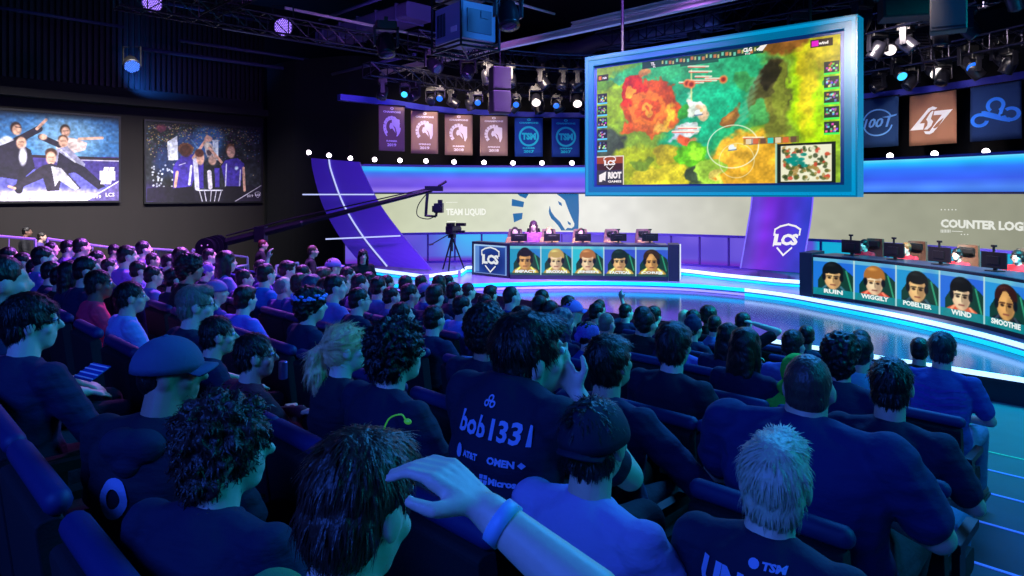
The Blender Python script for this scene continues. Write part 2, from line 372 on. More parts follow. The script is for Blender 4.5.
BB = [(-4.1, 19.3), (-3.75, 18.4), (-2.15, 16.9), (-1.35, 17.9), (-1.25, 19.0), (1, 19.3), (3, 18.9), (4.6, 18.2), (5.3, 17.2), (6.3, 16.1), (7.6, 15.2), (8.6, 13), (9.0, 11), (9, 8)]
t2 = empty('rear_riser', (0, 0, 0), 0, 'upper stage step below the curved LED wall, edged with cyan light', 'riser')
mb = MB(); mb.prism(BB+[(10.7, 8), (10.5, 12), (9, 15.2), (7, 17.6), (4, 19.8), (1, 20.5), (-2.2, 20.1), (-4.3, 19.8)], .55, .72); mb.build('deck', mat('riser_top', (150, 150, 190), .2), t2)
BE = Strip(BB); BE.band(0, BE.L, .64, .722, -.005, .02).build('upper_edge_light', m_led_w, t2)
BE.band(0, BE.L, .56, .61, -.005, .02).build('lower_edge_glow', m_led_c, t2)

# ---- curved back wall: display, ribbon above, lit panels below
WP = arc(10.3, 118, -22, 70); WS = Strip(WP); WL = WS.L
z_of = lambda x, y: WS.map(x, y)
m_scr = mat_screen('led_screen', 1.0); m_scr2 = mat_screen('led_ribbon', 1.0)
dw = empty('led_wall', (C.x, C.y, 0), 0, 'long curved LED wall behind the stage showing two team names and a horse head', 'display')
dwi = Matrix.Translation((-C.x, -C.y, 0))
def sub(o): o.matrix_basis = dwi @ o.matrix_basis; return o
Z0, Z1 = 1.60, 2.72
cv = CV(900, 44); sx = lambda x: WS.spx(x)/WL*899
prof = [(300, (196, 203, 168)), (420, (206, 212, 184)), (515, (222, 226, 205)), (560, (240, 240, 232)), (620, (232, 232, 226)), (700, (206, 206, 194)), (815, (178, 180, 160)), (900, (160, 162, 142)), (1024, (146, 148, 128)), (1100, (140, 142, 124))]
xs = [sx(a) for a, _ in prof]; xs[0] = 0; xs[-1] = 899
for k in range(3): cv.a[..., k] = np.interp(cv.X, xs, [c[k] for _, c in prof])
cv.noise(60, 3, 5, .035)
sub(link_mesh('display', cv.mesh(lambda s, t: WS.at(s*WL, Z1-(Z1-Z0)*t, .0)), m_scr, dw))
def em(name, c, es=1.0): return mat(name, (10, 10, 10), .5, emit=c, es=es)
def wpoly(mb, pts, off=.012): mb.poly([WS.at(d, min(z, Z1), off) for d, z in (WS.map(x, y) for x, y in pts)])
teal = em('screen_blue', (0, 104, 160)); white = em('screen_white', (238, 238, 230))
hp = lambda L: [(a/5.76+505, b/5.76+185) for a, b in L]
mb = MB()
for L in ([(298, 52), (425, 52), (427, 150), (423, 262), (345, 262), (360, 246), (385, 249), (398, 238), (400, 222), (385, 190), (368, 150), (352, 108), (345, 88), (328, 74)],
          [(258, 118), (252, 150), (256, 172), (268, 195), (285, 210), (305, 232), (325, 262), (350, 262), (338, 245), (318, 212), (285, 180), (266, 152)],
          [(305, 92), (325, 103), (330, 122), (312, 113)], [(360, 207), (380, 220), (377, 233), (364, 224)],
          [(72, 52), (136, 52), (120, 78), (86, 64)], [(40, 80), (110, 97), (105, 128), (38, 120)], [(45, 165), (102, 160), (98, 195), (52, 215)]):
    wpoly(mb, hp(L), .03)
sub(mb.build('horse_emblem', teal, dw))
def wtext(mb, t, x0, y0, x1, y1, bold=.03, sk=0):
    d0, zb = WS.map(x0, y1); d1, _ = WS.map(x1, y1); _, zt = WS.map(x0, y0)
    text(mb, t, lambda a, b: WS.at(a, b, .012), d0, zb, d1-d0, zt-zb, bold, sk)
mb = MB(); wtext(mb, 'TEAM LIQUID', 446, 208.5, 486, 216.5, .04)
for i in range(9): wtext(mb, '-', 446+i*1.3, 202, 447+i*1.3, 202.6)
wtext(mb, '-', 447, 221, 456, 222)
sub(mb.build('team_name_lettering', em('screen_text', (246, 248, 235)), dw))
mb = MB(); d0, zb = WS.map(941, 227.5); _, zt = WS.map(941, 219)
text(mb, 'COUNTER LOGIC GAMING', lambda a, b: WS.at(a, b, .012), d0, zb, 2.86, zt-zb, .05)
for i in range(5): wtext(mb, '.', 941+i*3.6, 209, 942.4+i*3.6, 210.4)
for i in range(7): wtext(mb, 'I', 941+i*1.5, 229.5, 941.8+i*1.5, 232.6)
wtext(mb, '-', 952, 230.8, 963, 231.4)
for i in range(3): wtext(mb, '.', 961+i*3.2, 233.8, 962.4+i*3.2, 235)
sub(mb.build('team_name_lettering', em('screen_text_grey', (226, 228, 218)), dw))
# ribbon
rb = empty('led_ribbon', (C.x, C.y, 0), 0, 'glowing violet and cyan LED ribbon curving above the display wall', 'display')
cv = CV(500, 26); t = cv.Y/25
def rgb3(t, A): return np.stack([np.interp(t, [a[0] for a in A], [a[1][k] for a in A]) for k in range(3)], -1)
Lc = rgb3(t, [(0, (70, 170, 255)), (.12, (45, 190, 255)), (.25, (70, 120, 250)), (.5, (122, 96, 238)), (.75, (112, 84, 232)), (.92, (160, 130, 250)), (1, (120, 110, 250))])
Rc = rgb3(t, [(0, (110, 220, 255)), (.12, (40, 190, 255)), (.3, (50, 120, 255)), (.6, (60, 100, 250)), (.85, (80, 140, 255)), (1, (60, 120, 240))])
kx = np.clip((cv.X-WS.spx(640)/WL*499)/60, 0, 1)[..., None]; cv.a = Lc*(1-kx)+Rc*kx; cv.noise(30, 2, 9, .10)
sub(link_mesh('display', cv.mesh(lambda s, t: WS.at(s*WL, 3.50-(3.50-2.76)*t, .05)), m_scr2, rb))
sub(WS.band(0, WL, 2.722, 2.765, -.1, .08).build('lower_rim', mat('dark_rim', (25, 20, 60), .4), rb))
sub(WS.band(0, WL, 3.50, 3.56, -.1, .08).build('upper_rim', mat('violet_rim', (60, 50, 140), .4), rb))
# lit panels below
lp = empty('backlit_wall_panels', (C.x, C.y, 0), 0, 'row of cloudy violet and cyan backlit panels under the LED wall', 'wall panel')
cv = CV(600, 30); cv.a[:] = (118, 96, 226); n1 = cv.nz(40, 2, 3)[..., None]; cv.a = cv.a*(1-n1)+np.array((84, 70, 206))*n1
s = lambda x: WS.spx(x)/WL*599
for x, wd in ((470, 22), (500, 14)): cv.mixm(np.exp(-((cv.X-s(x))/wd)**2)*(1.1-.5*cv.Y/29), (70, 190, 250), .9)
cv.mixm((cv.X-s(812))/4, (20, 172, 214)); cv.mixm(((cv.X > s(812)) & (cv.Y > 20)).astype(float), (30, 110, 200), .5)
cv.mixm((cv.Y-22)/4*(cv.X < s(800)), (110, 40, 190), .75)
sub(link_mesh('panel_face', cv.mesh(lambda a, b: WS.at(a*WL, 1.56-(1.56-.72)*b, .0)), m_scr, lp))
m_post = mat('panel_post', (60, 40, 120), .4)
for k in range(34):
    d = WS.spx(436)-3.4+.79*k
    if d < .2 or d > WL-.3: continue
    sub(WS.band(d-.025, d+.025, .72, 1.56, -.02, .05, .1).build('post', m_post, lp))
sub(WS.band(0, WL, 1.54, 1.605, -.02, .09).build('top_rail', mat('rail_violet', (70, 56, 150), .4), lp))
sub(WS.band(0, WL, .72, .78, 0, .09).build('bottom_rail', mat('rail_violet', (70, 56, 150), .4), lp))
tag(WS.band(0, WL, .3, 3.55, -.2, -.03).build('wall_stage', m_side), kind='structure')

# ---- leaning pillar with the league shield
def shield(mb, fn, cx, cy, w):                           # a league shield: arched top, letters, chevron foot
    h = w*1.0; tk = w*.055
    top = [(-.5, .18), (-.5, .36), (-.3, .46), (0, .52), (.3, .46), (.5, .36), (.5, .18)]
    def ribbon(L, k):
        for a, b in zip(L, L[1:]):
            d = Vector((b[0]-a[0], b[1]-a[1])).normalized()*k; nn = Vector((-d.y, d.x))
            mb.poly([fn(cx+w*(p[0]), cy+h*(p[1])) for p in ((a[0]-d.x+nn.x, a[1]-d.y+nn.y), (a[0]-d.x-nn.x, a[1]-d.y-nn.y), (b[0]+d.x-nn.x, b[1]+d.y-nn.y), (b[0]+d.x+nn.x, b[1]+d.y+nn.y))])
    ribbon(top, .03); ribbon([(-.28, -.28), (0, -.52), (.28, -.28)], .03); ribbon([(-.46, -.2), (-.46, .2)], .022)
    text(mb, 'LCS', fn, cx-w*.44, cy-h*.19, w*.92, h*.40, .06)
PL = [(752, 198, 16.9), (748, 225, 16.85), (744, 248, 16.75), (740.5, 268, 16.55)]
PR = [(813, 198, 16.2), (810, 225, 16.15), (806, 248, 16.05), (802, 273, 15.85)]
pil = empty('shield_pillar', at(775, 272, 16.3), 0, 'violet and blue glowing pillar with a white league shield, between the two desks', 'pillar')
pm = Matrix.Translation(-pil.location)
cl = spline([at(753.5, 150, 16.95)]+[at(*q) for q in PL], 5); cr = spline([at(815, 150, 16.25)]+[at(*q) for q in PR], 5); NP = len(cl)
def pf(s, t, off=0):
    i = min(NP-2, int(t*(NP-1))); f_ = t*(NP-1)-i; a = Vector(cl[i]).lerp(Vector(cl[i+1]), f_); b = Vector(cr[i]).lerp(Vector(cr[i+1]), f_)
    return a.lerp(b, s)+Vector((-.42, -.9, 0))*off
cv = CV(40, 70); cv.a = rgb3(cv.X/39, [(0, (84, 60, 190)), (.12, (104, 66, 214)), (.3, (118, 46, 214)), (.55, (92, 44, 206)), (.8, (66, 58, 206)), (1, (48, 62, 200))]); cv.noise(4, 5, 4, .12)
link_mesh('pillar_face', cv.mesh(lambda s, t: pf(s, t)), m_scr, pil, mw=pm)
mb = MB(); mb.slab([[pf(i/3, j/10, -.01) for i in range(4)] for j in range(11)], (-.42, -.9, 0), .3); mb.build('pillar_body', m_side, pil, mw=pm)
mb = MB(); shield(mb, lambda a, b: pf(.66+a/1.4, .66-b/1.75, .02), 0, 0, .56); mb.build('shield_emblem', white, pil, mw=pm)
for s_ in (0, 1):
    mb = MB(); mb.tube([pf(s_, j/12, .015) for j in range(13)], .018, 6); mb.build('edge_light', em('violet_glow', (128, 96, 255)), pil, mw=pm)

# ---- the swooping violet fin at the left end of the stage
fo = spline([at(311, 158, 18.9), at(313, 172, 18.9), at(322.5, 205, 18.8), at(340, 237.5, 18.6), at(361, 264, 18.3)], 5)
fi = spline([at(359.5, 162, 18.7), at(363, 172, 18.7), at(380, 205, 18.6), at(402.5, 235.5, 18.4), at(432, 270, 17.6)], 5)
fin = empty('curved_fin', at(395, 268, 18.5), 0, 'tall violet curved fin panel with thin white light lines, left end of the stage', 'stage fin'); fm = Matrix.Translation(-fin.location)
def ff(s, t, off=0):
    n_ = len(fo)-1; i = min(n_-1, int(t*n_)); f_ = t*n_-i
    return Vector(fo[i]).lerp(Vector(fo[i+1]), f_).lerp(Vector(fi[i]).lerp(Vector(fi[i+1]), f_), s)+Vector((.1, -.99, .1))*off
mb = MB(); mb.slab([[ff(i/6, j/20) for i in range(7)] for j in range(21)], (0, -1, 0), .12); mb.build('fin_panel', mat('violet_fabric', (104, 76, 190), .6), fin, mw=fm)
m_line = em('line_light', (190, 200, 255), 1.1)
mb = MB(); mb.tube([ff(.375, j/20, .03) for j in range(21)], .022, 6); mb.build('vertical_light_line', m_line, fin, mw=fm)
a = WS
for (x0, y0, x1, y1, D0, D1) in ((304, 194.5, 375, 194.5, 18.7, 18.5), (327, 238.8, 401, 235.5, 18.4, 18.2)):
    mb = MB(); mb.tube([at(x0, y0, D0)+Vector((0, -.12, 0)), at(x1, y1, D1)+Vector((0, -.12, 0))], .02, 6); mb.build('horizontal_light_line', m_line, fin, mw=fm)

# ---- the two player desks
def face(cv, x0, y0, w, h, skin, hair, style, jer, bg, chair=(16, 60, 50), band=None):
    fx = lambda a: x0+a*w; fy = lambda b: y0+b*h
    cv.rect(x0, y0, x0+w, y0+h, bg); cv.rect(x0, y0+h*.0, x0+w, y0+h*.09, (150, 220, 215), .6)
    cv.ell(fx(.78), fy(.55), w*.25, h*.5, (40, 90, 220), .5, soft=9)
    cv.poly([(fx(.62), fy(.12)), (fx(.98), fy(.42)), (fx(1), fy(1)), (fx(.55), fy(1))], chair); cv.poly([(fx(.34), fy(.2)), (fx(.12), fy(.6)), (fx(.1), fy(1)), (fx(.4), fy(1))], chair)
    cv.line(fx(.80), fy(.3), fx(.93), fy(.8), 2, (60, 190, 140), .8)
    cv.ell(fx(.5), fy(1.0), w*.44, h*.30, jer); cv.ell(fx(.48), fy(.92), w*.15, h*.14, [v*.8 for v in skin])
    cv.line(fx(.18), fy(.9), fx(.32), fy(.74), 3, [min(255, v*1.5+30) for v in jer]); cv.line(fx(.82), fy(.9), fx(.68), fy(.74), 3, [min(255, v*1.5+30) for v in jer])
    cv.ell(fx(.48), fy(.35), w*.255, h*.27, hair); cv.ell(fx(.48), fy(.52), w*.205, h*.29, skin)
    cv.ell(fx(.43), fy(.5), w*.1, h*.2, [min(255, v*1.2) for v in skin], .6, soft=4); cv.ell(fx(.58), fy(.58), w*.08, h*.2, [v*.6 for v in skin], .6, soft=4)
    if style == 'fringe': cv.ell(fx(.48), fy(.27), w*.22, h*.14, hair); cv.poly([(fx(.28), fy(.25)), (fx(.68), fy(.25)), (fx(.68), fy(.42)), (fx(.6), fy(.34)), (fx(.52), fy(.42)), (fx(.44), fy(.33)), (fx(.36), fy(.42)), (fx(.28), fy(.4))], hair)
    if True: cv.ell(fx(.42), fy(.17), w*.10, h*.04, [min(255, v*1.5+16) for v in hair], .6, soft=3)
    if style == 'short': cv.ell(fx(.48), fy(.3), w*.19, h*.10, hair)
    elif style == 'bun': cv.ell(fx(.48), fy(.13), w*.13, h*.08, hair); cv.ell(fx(.48), fy(.28), w*.2, h*.09, hair)
    elif style == 'side': cv.poly([(fx(.45), fy(.16)), (fx(.72), fy(.26)), (fx(.70), fy(.56)), (fx(.62), fy(.4))], hair); cv.poly([(fx(.45), fy(.16)), (fx(.26), fy(.3)), (fx(.28), fy(.6)), (fx(.33), fy(.42))], hair)
    for e in (.40, .56): cv.line(fx(e-.05), fy(.475), fx(e+.05), fy(.47), 1.8, hair, .9); cv.ell(fx(e), fy(.52), 2.4, 1.5, (25, 15, 15), .95)
    cv.line(fx(.49), fy(.52), fx(.50), fy(.62), 1.6, [v*.62 for v in skin], .8); cv.line(fx(.43), fy(.70), fx(.54), fy(.70), 1.8, (120, 50, 50), .8)
    for e in (.27, .69): cv.ell(fx(e), fy(.5), w*.05, h*.1, (14, 20, 30))
    if style == 'glasses' or style == 'side' and jer[0] < 40 and False: pass
def desk(name, label, pts, zt, zb, names, faces, bandc, ncol, side_label, dep=.75):
    o = pts[len(pts)//2]; D = empty(name, (o[0], o[1], .55), 0, label, 'desk'); M = Matrix.Translation((-o[0], -o[1], -.55))
    ST = Strip(pts); L = ST.L; n_ = len(names); W = 56; Hh = 58
    cv = CV(W*n_, Hh)
    for i, f in enumerate(faces): face(cv, i*W, 0, W, Hh*.98, *f)
    if bandc: cv.rect(0, Hh*.80, W*n_, Hh, bandc, .92)
    else: cv.rect(0, Hh*.90, W*n_, Hh, (10, 70, 80), .8)
    for i in range(1, n_): cv.rect(i*W-1, 0, i*W+.5, Hh, (190, 225, 225), .9)
    link_mesh('portrait_screen', cv.mesh(lambda s, t: ST.at(s*L, zt-(zt-zb)*t, .012)), m_scr, D, mw=M)
    for i, nm in enumerate(names):
        mb = MB(); cw = L/n_; wd = cw*min(.66, .115*len(nm)); th = (zt-zb)*(.115 if bandc else .105)
        text(mb, nm, lambda a, b: ST.at(a, b, .018), cw*(i+.5)-wd/2, zb+(zt-zb)*(.065 if bandc else .07), wd, th, .05)
        mb.build('name_lettering', em('name_white', ncol), D, mw=M)
    ST.band(-.0, L, .55, zb, -.05, .03).build('kick_panel', m_side, D, mw=M)
    ST.band(-.0, L, zt, zt+.05, -.05, .035).build('top_bezel', m_side, D, mw=M)
    ST.band(0, L, .55, zt, -.06, -.0).build('front_panel', m_side, D, mw=M)
    ST.band(0, L, zt+.01, zt+.05, -dep, -.05).build('worktop', mat('desk_top', (40, 42, 70), .35), D, mw=M)
    return D, M, ST
SK1 = (214, 160, 92); SK2 = (238, 200, 160); SK3 = (230, 180, 120)
lpts = [(-.05, 17.45), (.75, 17.38), (1.6, 17.3), (2.4, 17.2), (3.2, 17.1), (3.88, 17.0)]
blk = (14, 20, 22)
DL, ML, SL = desk('player_desk', 'long player desk of the left team, five portraits glowing on its front', lpts, 1.395, .66, ['IMPACT', 'BROXAH', 'JENSEN', 'TACTICAL', 'COREJJ'],
    [(SK1, blk, 'bun', (190, 150, 60), (30, 150, 190)), (SK2, (190, 160, 90), 'short', (190, 160, 70), (30, 160, 200)), (SK2, (170, 110, 60), 'short', (190, 160, 80), (40, 190, 210)), (SK3, (12, 40, 36), 'fringe', (200, 170, 80), (60, 80, 200)), (SK1, (50, 34, 20), 'side', (190, 150, 60), (60, 90, 200))], None, (230, 240, 235), '')
# end return with the shield, and right end block
ep = [(-1.08, 18.4), (-.08, 17.5)]; ES = Strip(ep)
ES.band(0, ES.L, .55, 1.445, -.3, 0).build('end_block', m_side, DL, mw=ML)
cv = CV(40, 30); cv.a[:] = (40, 84, 170); cv.ell(22, 17, 17, 14, (16, 44, 120), .9, soft=10); cv.rect(0, 0, 39, 1, (160, 200, 240)); cv.rect(0, 0, 1.5, 29, (170, 210, 250)); cv.rect(38, 0, 39, 29, (120, 160, 220)); cv.rect(0, 28.5, 39, 29, (140, 170, 230)); cv.rect(2, 2, 6, 27, (130, 180, 240), .6)
link_mesh('shield_screen', cv.mesh(lambda s, t: ES.at(.09+s*(ES.L-.16), 1.38-.76*t, .012)), m_scr, DL, mw=ML)
mb = MB(); shield(mb, lambda a, b: ES.at(a, b, .03), ES.L*.53, 1.0, .62); mb.scale = 1; mb.build('shield_emblem', em('shield_cream', (222, 226, 226)), DL, mw=ML)
RS = Strip([(3.9, 17.0), (4.16, 16.95)]); RS.band(0, RS.L, .55, 1.46, -.7, 0, .1).build('end_block', m_side, DL, mw=ML)
RS2 = Strip([(4.16, 16.95), (4.32, 17.5)]); RS2.band(0, RS2.L, .58, 1.44, -.02, .01, .3).build('side_light', em('side_white', (226, 236, 255)), DL, mw=ML)
rpts = [(6.37, 14.42), (6.83, 13.65), (7.19, 12.83), (7.46, 11.95), (7.62, 11.04), (7.66, 10.1)]
rp = spline([(a, b, 0) for a, b in rpts], 4); rp = [(a, b) for a, b, _ in rp]
DRt, MR, SR = desk('player_desk', 'long curved player desk of the right team with five portraits on a teal band', rp, 1.39, .62, ['RUIN', 'WIGGILY', 'POBELTER', 'WIND', 'SMOOTHIE'],
    [(SK3, blk, 'fringe', (20, 60, 70), (30, 120, 220)), (SK2, (170, 110, 50), 'fringe', (215, 70, 50), (30, 130, 220)), (SK3, blk, 'short', (16, 40, 50), (30, 150, 210)), (SK2, (10, 14, 18), 'fringe', (220, 90, 60), (40, 110, 220)), (SK1, (50, 22, 18), 'side', (14, 24, 34), (40, 150, 220))], (14, 140, 150), (220, 240, 240), '')
g = Strip([(6.16, 14.62), (6.35, 14.45)]); g.band(0, g.L, .55, 1.47, -.8, .02, .2).build('end_block', m_side, DRt, mw=MR)
g = Strip([(7.66, 10.05), (7.64, 9.5)]); g.band(0, g.L, .55, 1.47, -.6, .02, .2).build('end_block', m_side, DRt, mw=MR)

# ---- the big hung game screen
BL = at(585, 197, 14.5); BR = at(857.5, 197, 11.0); BL.z = BR.z = 2.67
ex = (BR-BL); GW = ex.length; ex.normalize(); GN = Vector((ex.y, -ex.x, 0)); GH = 2.95
gs = empty('game_screen', (BL+BR)/2, 0, 'huge cyan-framed game screen hung above the stage showing a colourful battle map', 'screen'); gm = Matrix.Translation(-gs.location)
gp = lambda a, b, off=0: BL+ex*a+Vector((0, 0, b))+GN*off
FRW = .27
def grect(mb, x0, y0, x1, y1, z0, z1):
    c = [gp(x, y, z) for z in (z0, z1) for x, y in ((x0, y0), (x1, y0), (x1, y1), (x0, y1))]
    mb.add(c, [(3, 2, 1, 0), (4, 5, 6, 7), (0, 1, 5, 4), (1, 2, 6, 5), (2, 3, 7, 6), (3, 0, 4, 7)])
mb = MB(); grect(mb, .1, .1, GW-.1, GH-.1, -.4, -.06); mb.build('cabinet', black, gs, mw=gm)
for i, (x0, y0, x1, y1) in enumerate(((0, 0, GW, .2), (0, GH-.2, GW, GH), (0, .2, .2, GH-.2), (GW-.2, .2, GW, GH-.2))):
    mb = MB(); grect(mb, x0, y0, x1, y1, -.36, .0); mb.build('frame', mat('screen_frame', (0, 34, 50), .5, emit=(0, 112, 158), es=.9), gs, mw=gm)
for i, (x0, y0, x1, y1) in enumerate(((.03, .03, GW-.03, .085), (.03, GH-.085, GW-.03, GH-.03), (.03, .085, .085, GH-.085), (GW-.085, .085, GW-.03, GH-.085))):
    mb = MB(); grect(mb, x0, y0, x1, y1, 0, .012); mb.build('frame_light', em('frame_cyan', (0, 150, 205)), gs, mw=gm)
mb = MB(); grect(mb, .2, .2, GW-.2, GH-.2, -.06, -.05); mb.build('inner_bezel', mat('inner_bezel', (10, 30, 70), .5, emit=(10, 50, 110), es=.6), gs, mw=gm)
X0, X1, Y0, Y1 = FRW, GW-FRW, FRW-.03, GH-FRW
GWc, GHc = 440, 236; cv = CV(GWc, GHc)
def g2(x, y):                                            # photo pixel -> canvas pixel
    k = (x-512)/F; dd = (k*BL.y-BL.x)/(ex.x-k*ex.y); q = BL+ex*dd; z = CAMZ-(y-HY)/F*q.y-BL.z
    return (dd-X0)/(X1-X0)*GWc, (1-(z-Y0)/(Y1-Y0))*GHc
def ge(x, y, rx, ry, c, al=1, soft=4, rot=0):
    a, b = g2(x, y); a2, _ = g2(x+rx, y); _, b2 = g2(x, y+ry); cv.ell(a, b, abs(a2-a), abs(b2-b), c, al, rot, soft)
cv.a[:] = (120, 150, 50); N1 = cv.nz(14, 8, 1); N2 = cv.nz(30, 18, 2); N3 = cv.nz(70, 40, 8)
G = lambda *a, **k: ge(*a, **k)
G(690, 80, 85, 30, (40, 150, 110), soft=14); G(700, 118, 50, 34, (30, 160, 125), soft=12); G(730, 150, 22, 30, (40, 160, 110), soft=10); G(650, 72, 40, 12, (50, 160, 110), soft=8)
G(820, 90, 34, 62, (160, 205, 20), soft=14); G(803, 85, 10, 46, (214, 176, 50), .75, soft=10); G(830, 50, 26, 18, (190, 170, 50), soft=10); G(780, 45, 22, 12, (130, 80, 40), soft=6)
G(755, 162, 48, 30, (216, 160, 52), soft=9); G(738, 150, 20, 16, (222, 168, 60), soft=7); G(600, 150, 24, 22, (50, 60, 60), .9, soft=9); G(606, 100, 18, 26, (150, 180, 40), .9, soft=8); G(640, 165, 40, 20, (150, 160, 30), soft=8); G(660, 178, 30, 14, (205, 190, 50), soft=6)
G(648, 106, 29, 27, (184, 74, 20), soft=4); G(633, 92, 14, 17, (190, 52, 18), soft=3); G(652, 120, 24, 14, (210, 100, 40), soft=4); G(646, 108, 19, 17, (234, 120, 40), soft=4); G(646, 108, 13, 11, (206, 80, 30), soft=3); G(646, 108, 8, 7, (244, 160, 60), soft=3); G(645, 108, 4, 3, (200, 80, 30), soft=2); G(632, 92, 5, 5, (246, 150, 50), soft=2)
G(660, 128, 10, 5, (240, 190, 90), .8); G(668, 115, 3, 14, (250, 200, 60), .8, rot=12); G(625, 128, 8, 7, (226, 90, 30), .9); G(600, 83, 12, 8, (90, 140, 40)); G(616, 80, 8, 5, (60, 160, 120)); G(641, 74, 5, 4, (220, 120, 70), .8)
G(768, 85, 17, 26, (60, 48, 34), soft=5); G(765, 100, 22, 22, (70, 66, 40), .9, soft=5); G(772, 118, 15, 20, (110, 110, 50), .9, soft=5); G(778, 90, 6, 30, (120, 130, 50), .7); G(766, 75, 9, 14, (34, 28, 24), soft=4); G(756, 112, 10, 14, (60, 150, 90), .8); G(742, 80, 10, 9, (60, 130, 70), .7)
G(730, 117, 8.5, 12, (136, 88, 50), soft=2); G(728, 114, 4, 6, (170, 120, 60), .7)
G(693, 108, 9, 9, (226, 236, 230), soft=3); G(689, 101, 4, 7, (255, 250, 240)); G(701, 112, 6, 6, (236, 190, 160), .9); G(680, 111, 6, 6, (50, 140, 50)); G(684, 130, 14, 6, (220, 230, 240), soft=3); G(676, 136, 8, 5, (200, 210, 240)); G(682, 140, 7, 5, (226, 90, 60)); G(692, 142, 7, 4, (240, 160, 120))
G(690, 155, 16, 13, (90, 170, 30), soft=3); G(694, 152, 8, 7, (140, 210, 50), soft=3); G(695, 175, 13, 9, (50, 64, 50), soft=4); G(708, 170, 16, 15, (150, 190, 70), soft=3); G(714, 174, 8, 7, (226, 200, 110), .9, soft=3); G(714, 176, 3, 3, (230, 140, 50)); G(663, 153, 12, 12, (170, 150, 40), .9, soft=3); G(640, 163, 9, 7, (90, 120, 40), .8)
G(834, 110, 16, 20, (130, 180, 30), .7, soft=6); G(823, 82, 6, 5, (50, 130, 80), soft=2)
wy = (cv.nz(26, 15, 21)-.5)*16+(cv.nz(70, 38, 22)-.5)*7; wx = (cv.nz(26, 15, 23)-.5)*16+(cv.nz(70, 38, 24)-.5)*7
cv.a = cv.a[np.clip(cv.Y+wy, 0, GHc-1).astype(int), np.clip(cv.X+wx, 0, GWc-1).astype(int)]
N4 = cv.nz(140, 76, 31); cv.a *= (1+(N3[..., None]-.5)*.22+(N4[..., None]-.5)*.20); cv.a *= (1+(N2[..., None]-.5)*.40)
for k in range(7): G(740+k*2.5, 120-k*7, 10-k*.6, 2, (150, 205, 165), .35, soft=3, rot=-35)
def gl(x0, y0, x1, y1, w, c, al=1): a = g2(x0, y0); b = g2(x1, y1); cv.line(a[0], a[1], b[0], b[1], w, c, al)
a = g2(731, 146); cv.ring(a[0], a[1], 44, 2, (235, 240, 225), .8, .85); a = g2(735, 160); cv.ring(a[0], a[1], 30, 1.5, (235, 240, 225), .5)
gl(690, 70, 690, 100, 3, (240, 220, 150), .7)
for x, y, w_ in ((697, 66, 20), (699, 71, 22), (702, 76, 16), (712, 78, 16), (690, 82, 24), (752, 137, 20), (688, 127, 22), (684, 131, 26), (700, 80, 30)): gl(x-w_/2, y, x+w_/2, y, 3, (250, 235, 225), .8); gl(x-w_/2, y+1, x+w_/3, y+1, 1.5, (226, 60, 50), .9)
for x, y in ((686, 83), (722, 79), (690, 84)): G(x, y, 4, 4, (240, 120, 70)); G(x, y, 2.4, 2.4, (120, 40, 30))
for x, y in ((731, 147), (752, 141), (697, 112)): G(x, y, 4, 3, (225, 230, 240), soft=1); gl(x-4, y+3, x+4, y+2, 2, (60, 90, 140), .8); G(x+3, y-2, 1.5, 1.5, (240, 200, 120), soft=1)
# HUD: top bar, portraits, minimap, corner tabs
cv.rect(100, 0, 322, 13, (14, 40, 44), .85); cv.rect(176, 0, 246, 18, (20, 60, 56), .8)
for i in range(26): cv.rect(140+i*7, 3+(i*5) % 4, 142+i*7+(i % 3), 8+(i*5) % 4, ((210, 200, 130), (120, 210, 190), (210, 120, 80))[i % 3], .8)
rs = np.random.RandomState(4)
for i in range(5):
    for s_, xx in ((0, 2), (1, GWc-24)):
        y0 = (52 if s_ == 0 else 42)+i*24; cv.rect(xx, y0, xx+21, y0+18, (20, 26, 40), .95)
        for q in range(14): a_, b_ = rs.rand(2); cc = rs.randint(60, 255, 3); cv.rect(xx+1+a_*16, y0+1+b_*13, xx+4+a_*16, y0+4+b_*13, cc, .9)
        cv.rect(xx, y0+18, xx+21, y0+20, (60, 220, 90) if s_ else (90, 190, 240))
cv.rect(2, 14, 26, 26, (26, 26, 20), .9); cv.rect(5, 17, 10, 23, (220, 110, 50)); cv.rect(GWc-44, 4, GWc-12, 16, (30, 14, 30), .9); cv.rect(GWc-42, 6, GWc-33, 14, (210, 30, 190))
cv.rect(0, GHc-58, 60, GHc, (48, 22, 16)); cv.rect(0, GHc-58, 60, GHc-44, (140, 60, 24)); cv.rect(0, GHc-58, 60, GHc-57, (220, 210, 200)); cv.rect(59, GHc-58, 60, GHc, (220, 210, 200)); cv.rect(0, GHc-30, 58, GHc-2, (46, 44, 66))
mx0 = GWc-96; cv.rect(mx0, GHc-66, GWc-8, GHc, (14, 18, 20)); cv.rect(mx0-2, GHc-68, mx0, GHc, (150, 200, 200), .8)
cv.rect(mx0+7, GHc-62, GWc-14, GHc-4, (222, 216, 200))
for i in range(150):
    a_, b_ = rs.rand(2); cc = [(190, 60, 50), (70, 80, 40), (40, 50, 34), (230, 226, 210), (150, 120, 70)][rs.randint(5)]; cv.ell(mx0+10+a_*68, GHc-60+b_*53, 2+rs.rand()*2.5, 2+rs.rand()*2, cc, .8)
for i in range(18): a_, b_ = rs.rand(2); cv.ell(mx0+16+a_*30, GHc-50+b_*22, 5, 3, (0, 120, 120), .75)
cv.rect(GWc-150, GHc-78, GWc-62, GHc-68, (90, 60, 50), .5)
for i in range(7): cv.rect(GWc-146+i*12, GHc-77, GWc-138+i*12, GHc-69, ((220, 200, 180), (200, 90, 60), (90, 60, 60), (40, 190, 190))[i % 4], .9)
cv.a = np.clip(cv.a, 0, 255); gm_ = cv.a.mean(-1, keepdims=True); cv.a = np.clip(gm_+(cv.a-gm_)*1.12, 0, 255)*1.02+np.array((14, 18, 5))
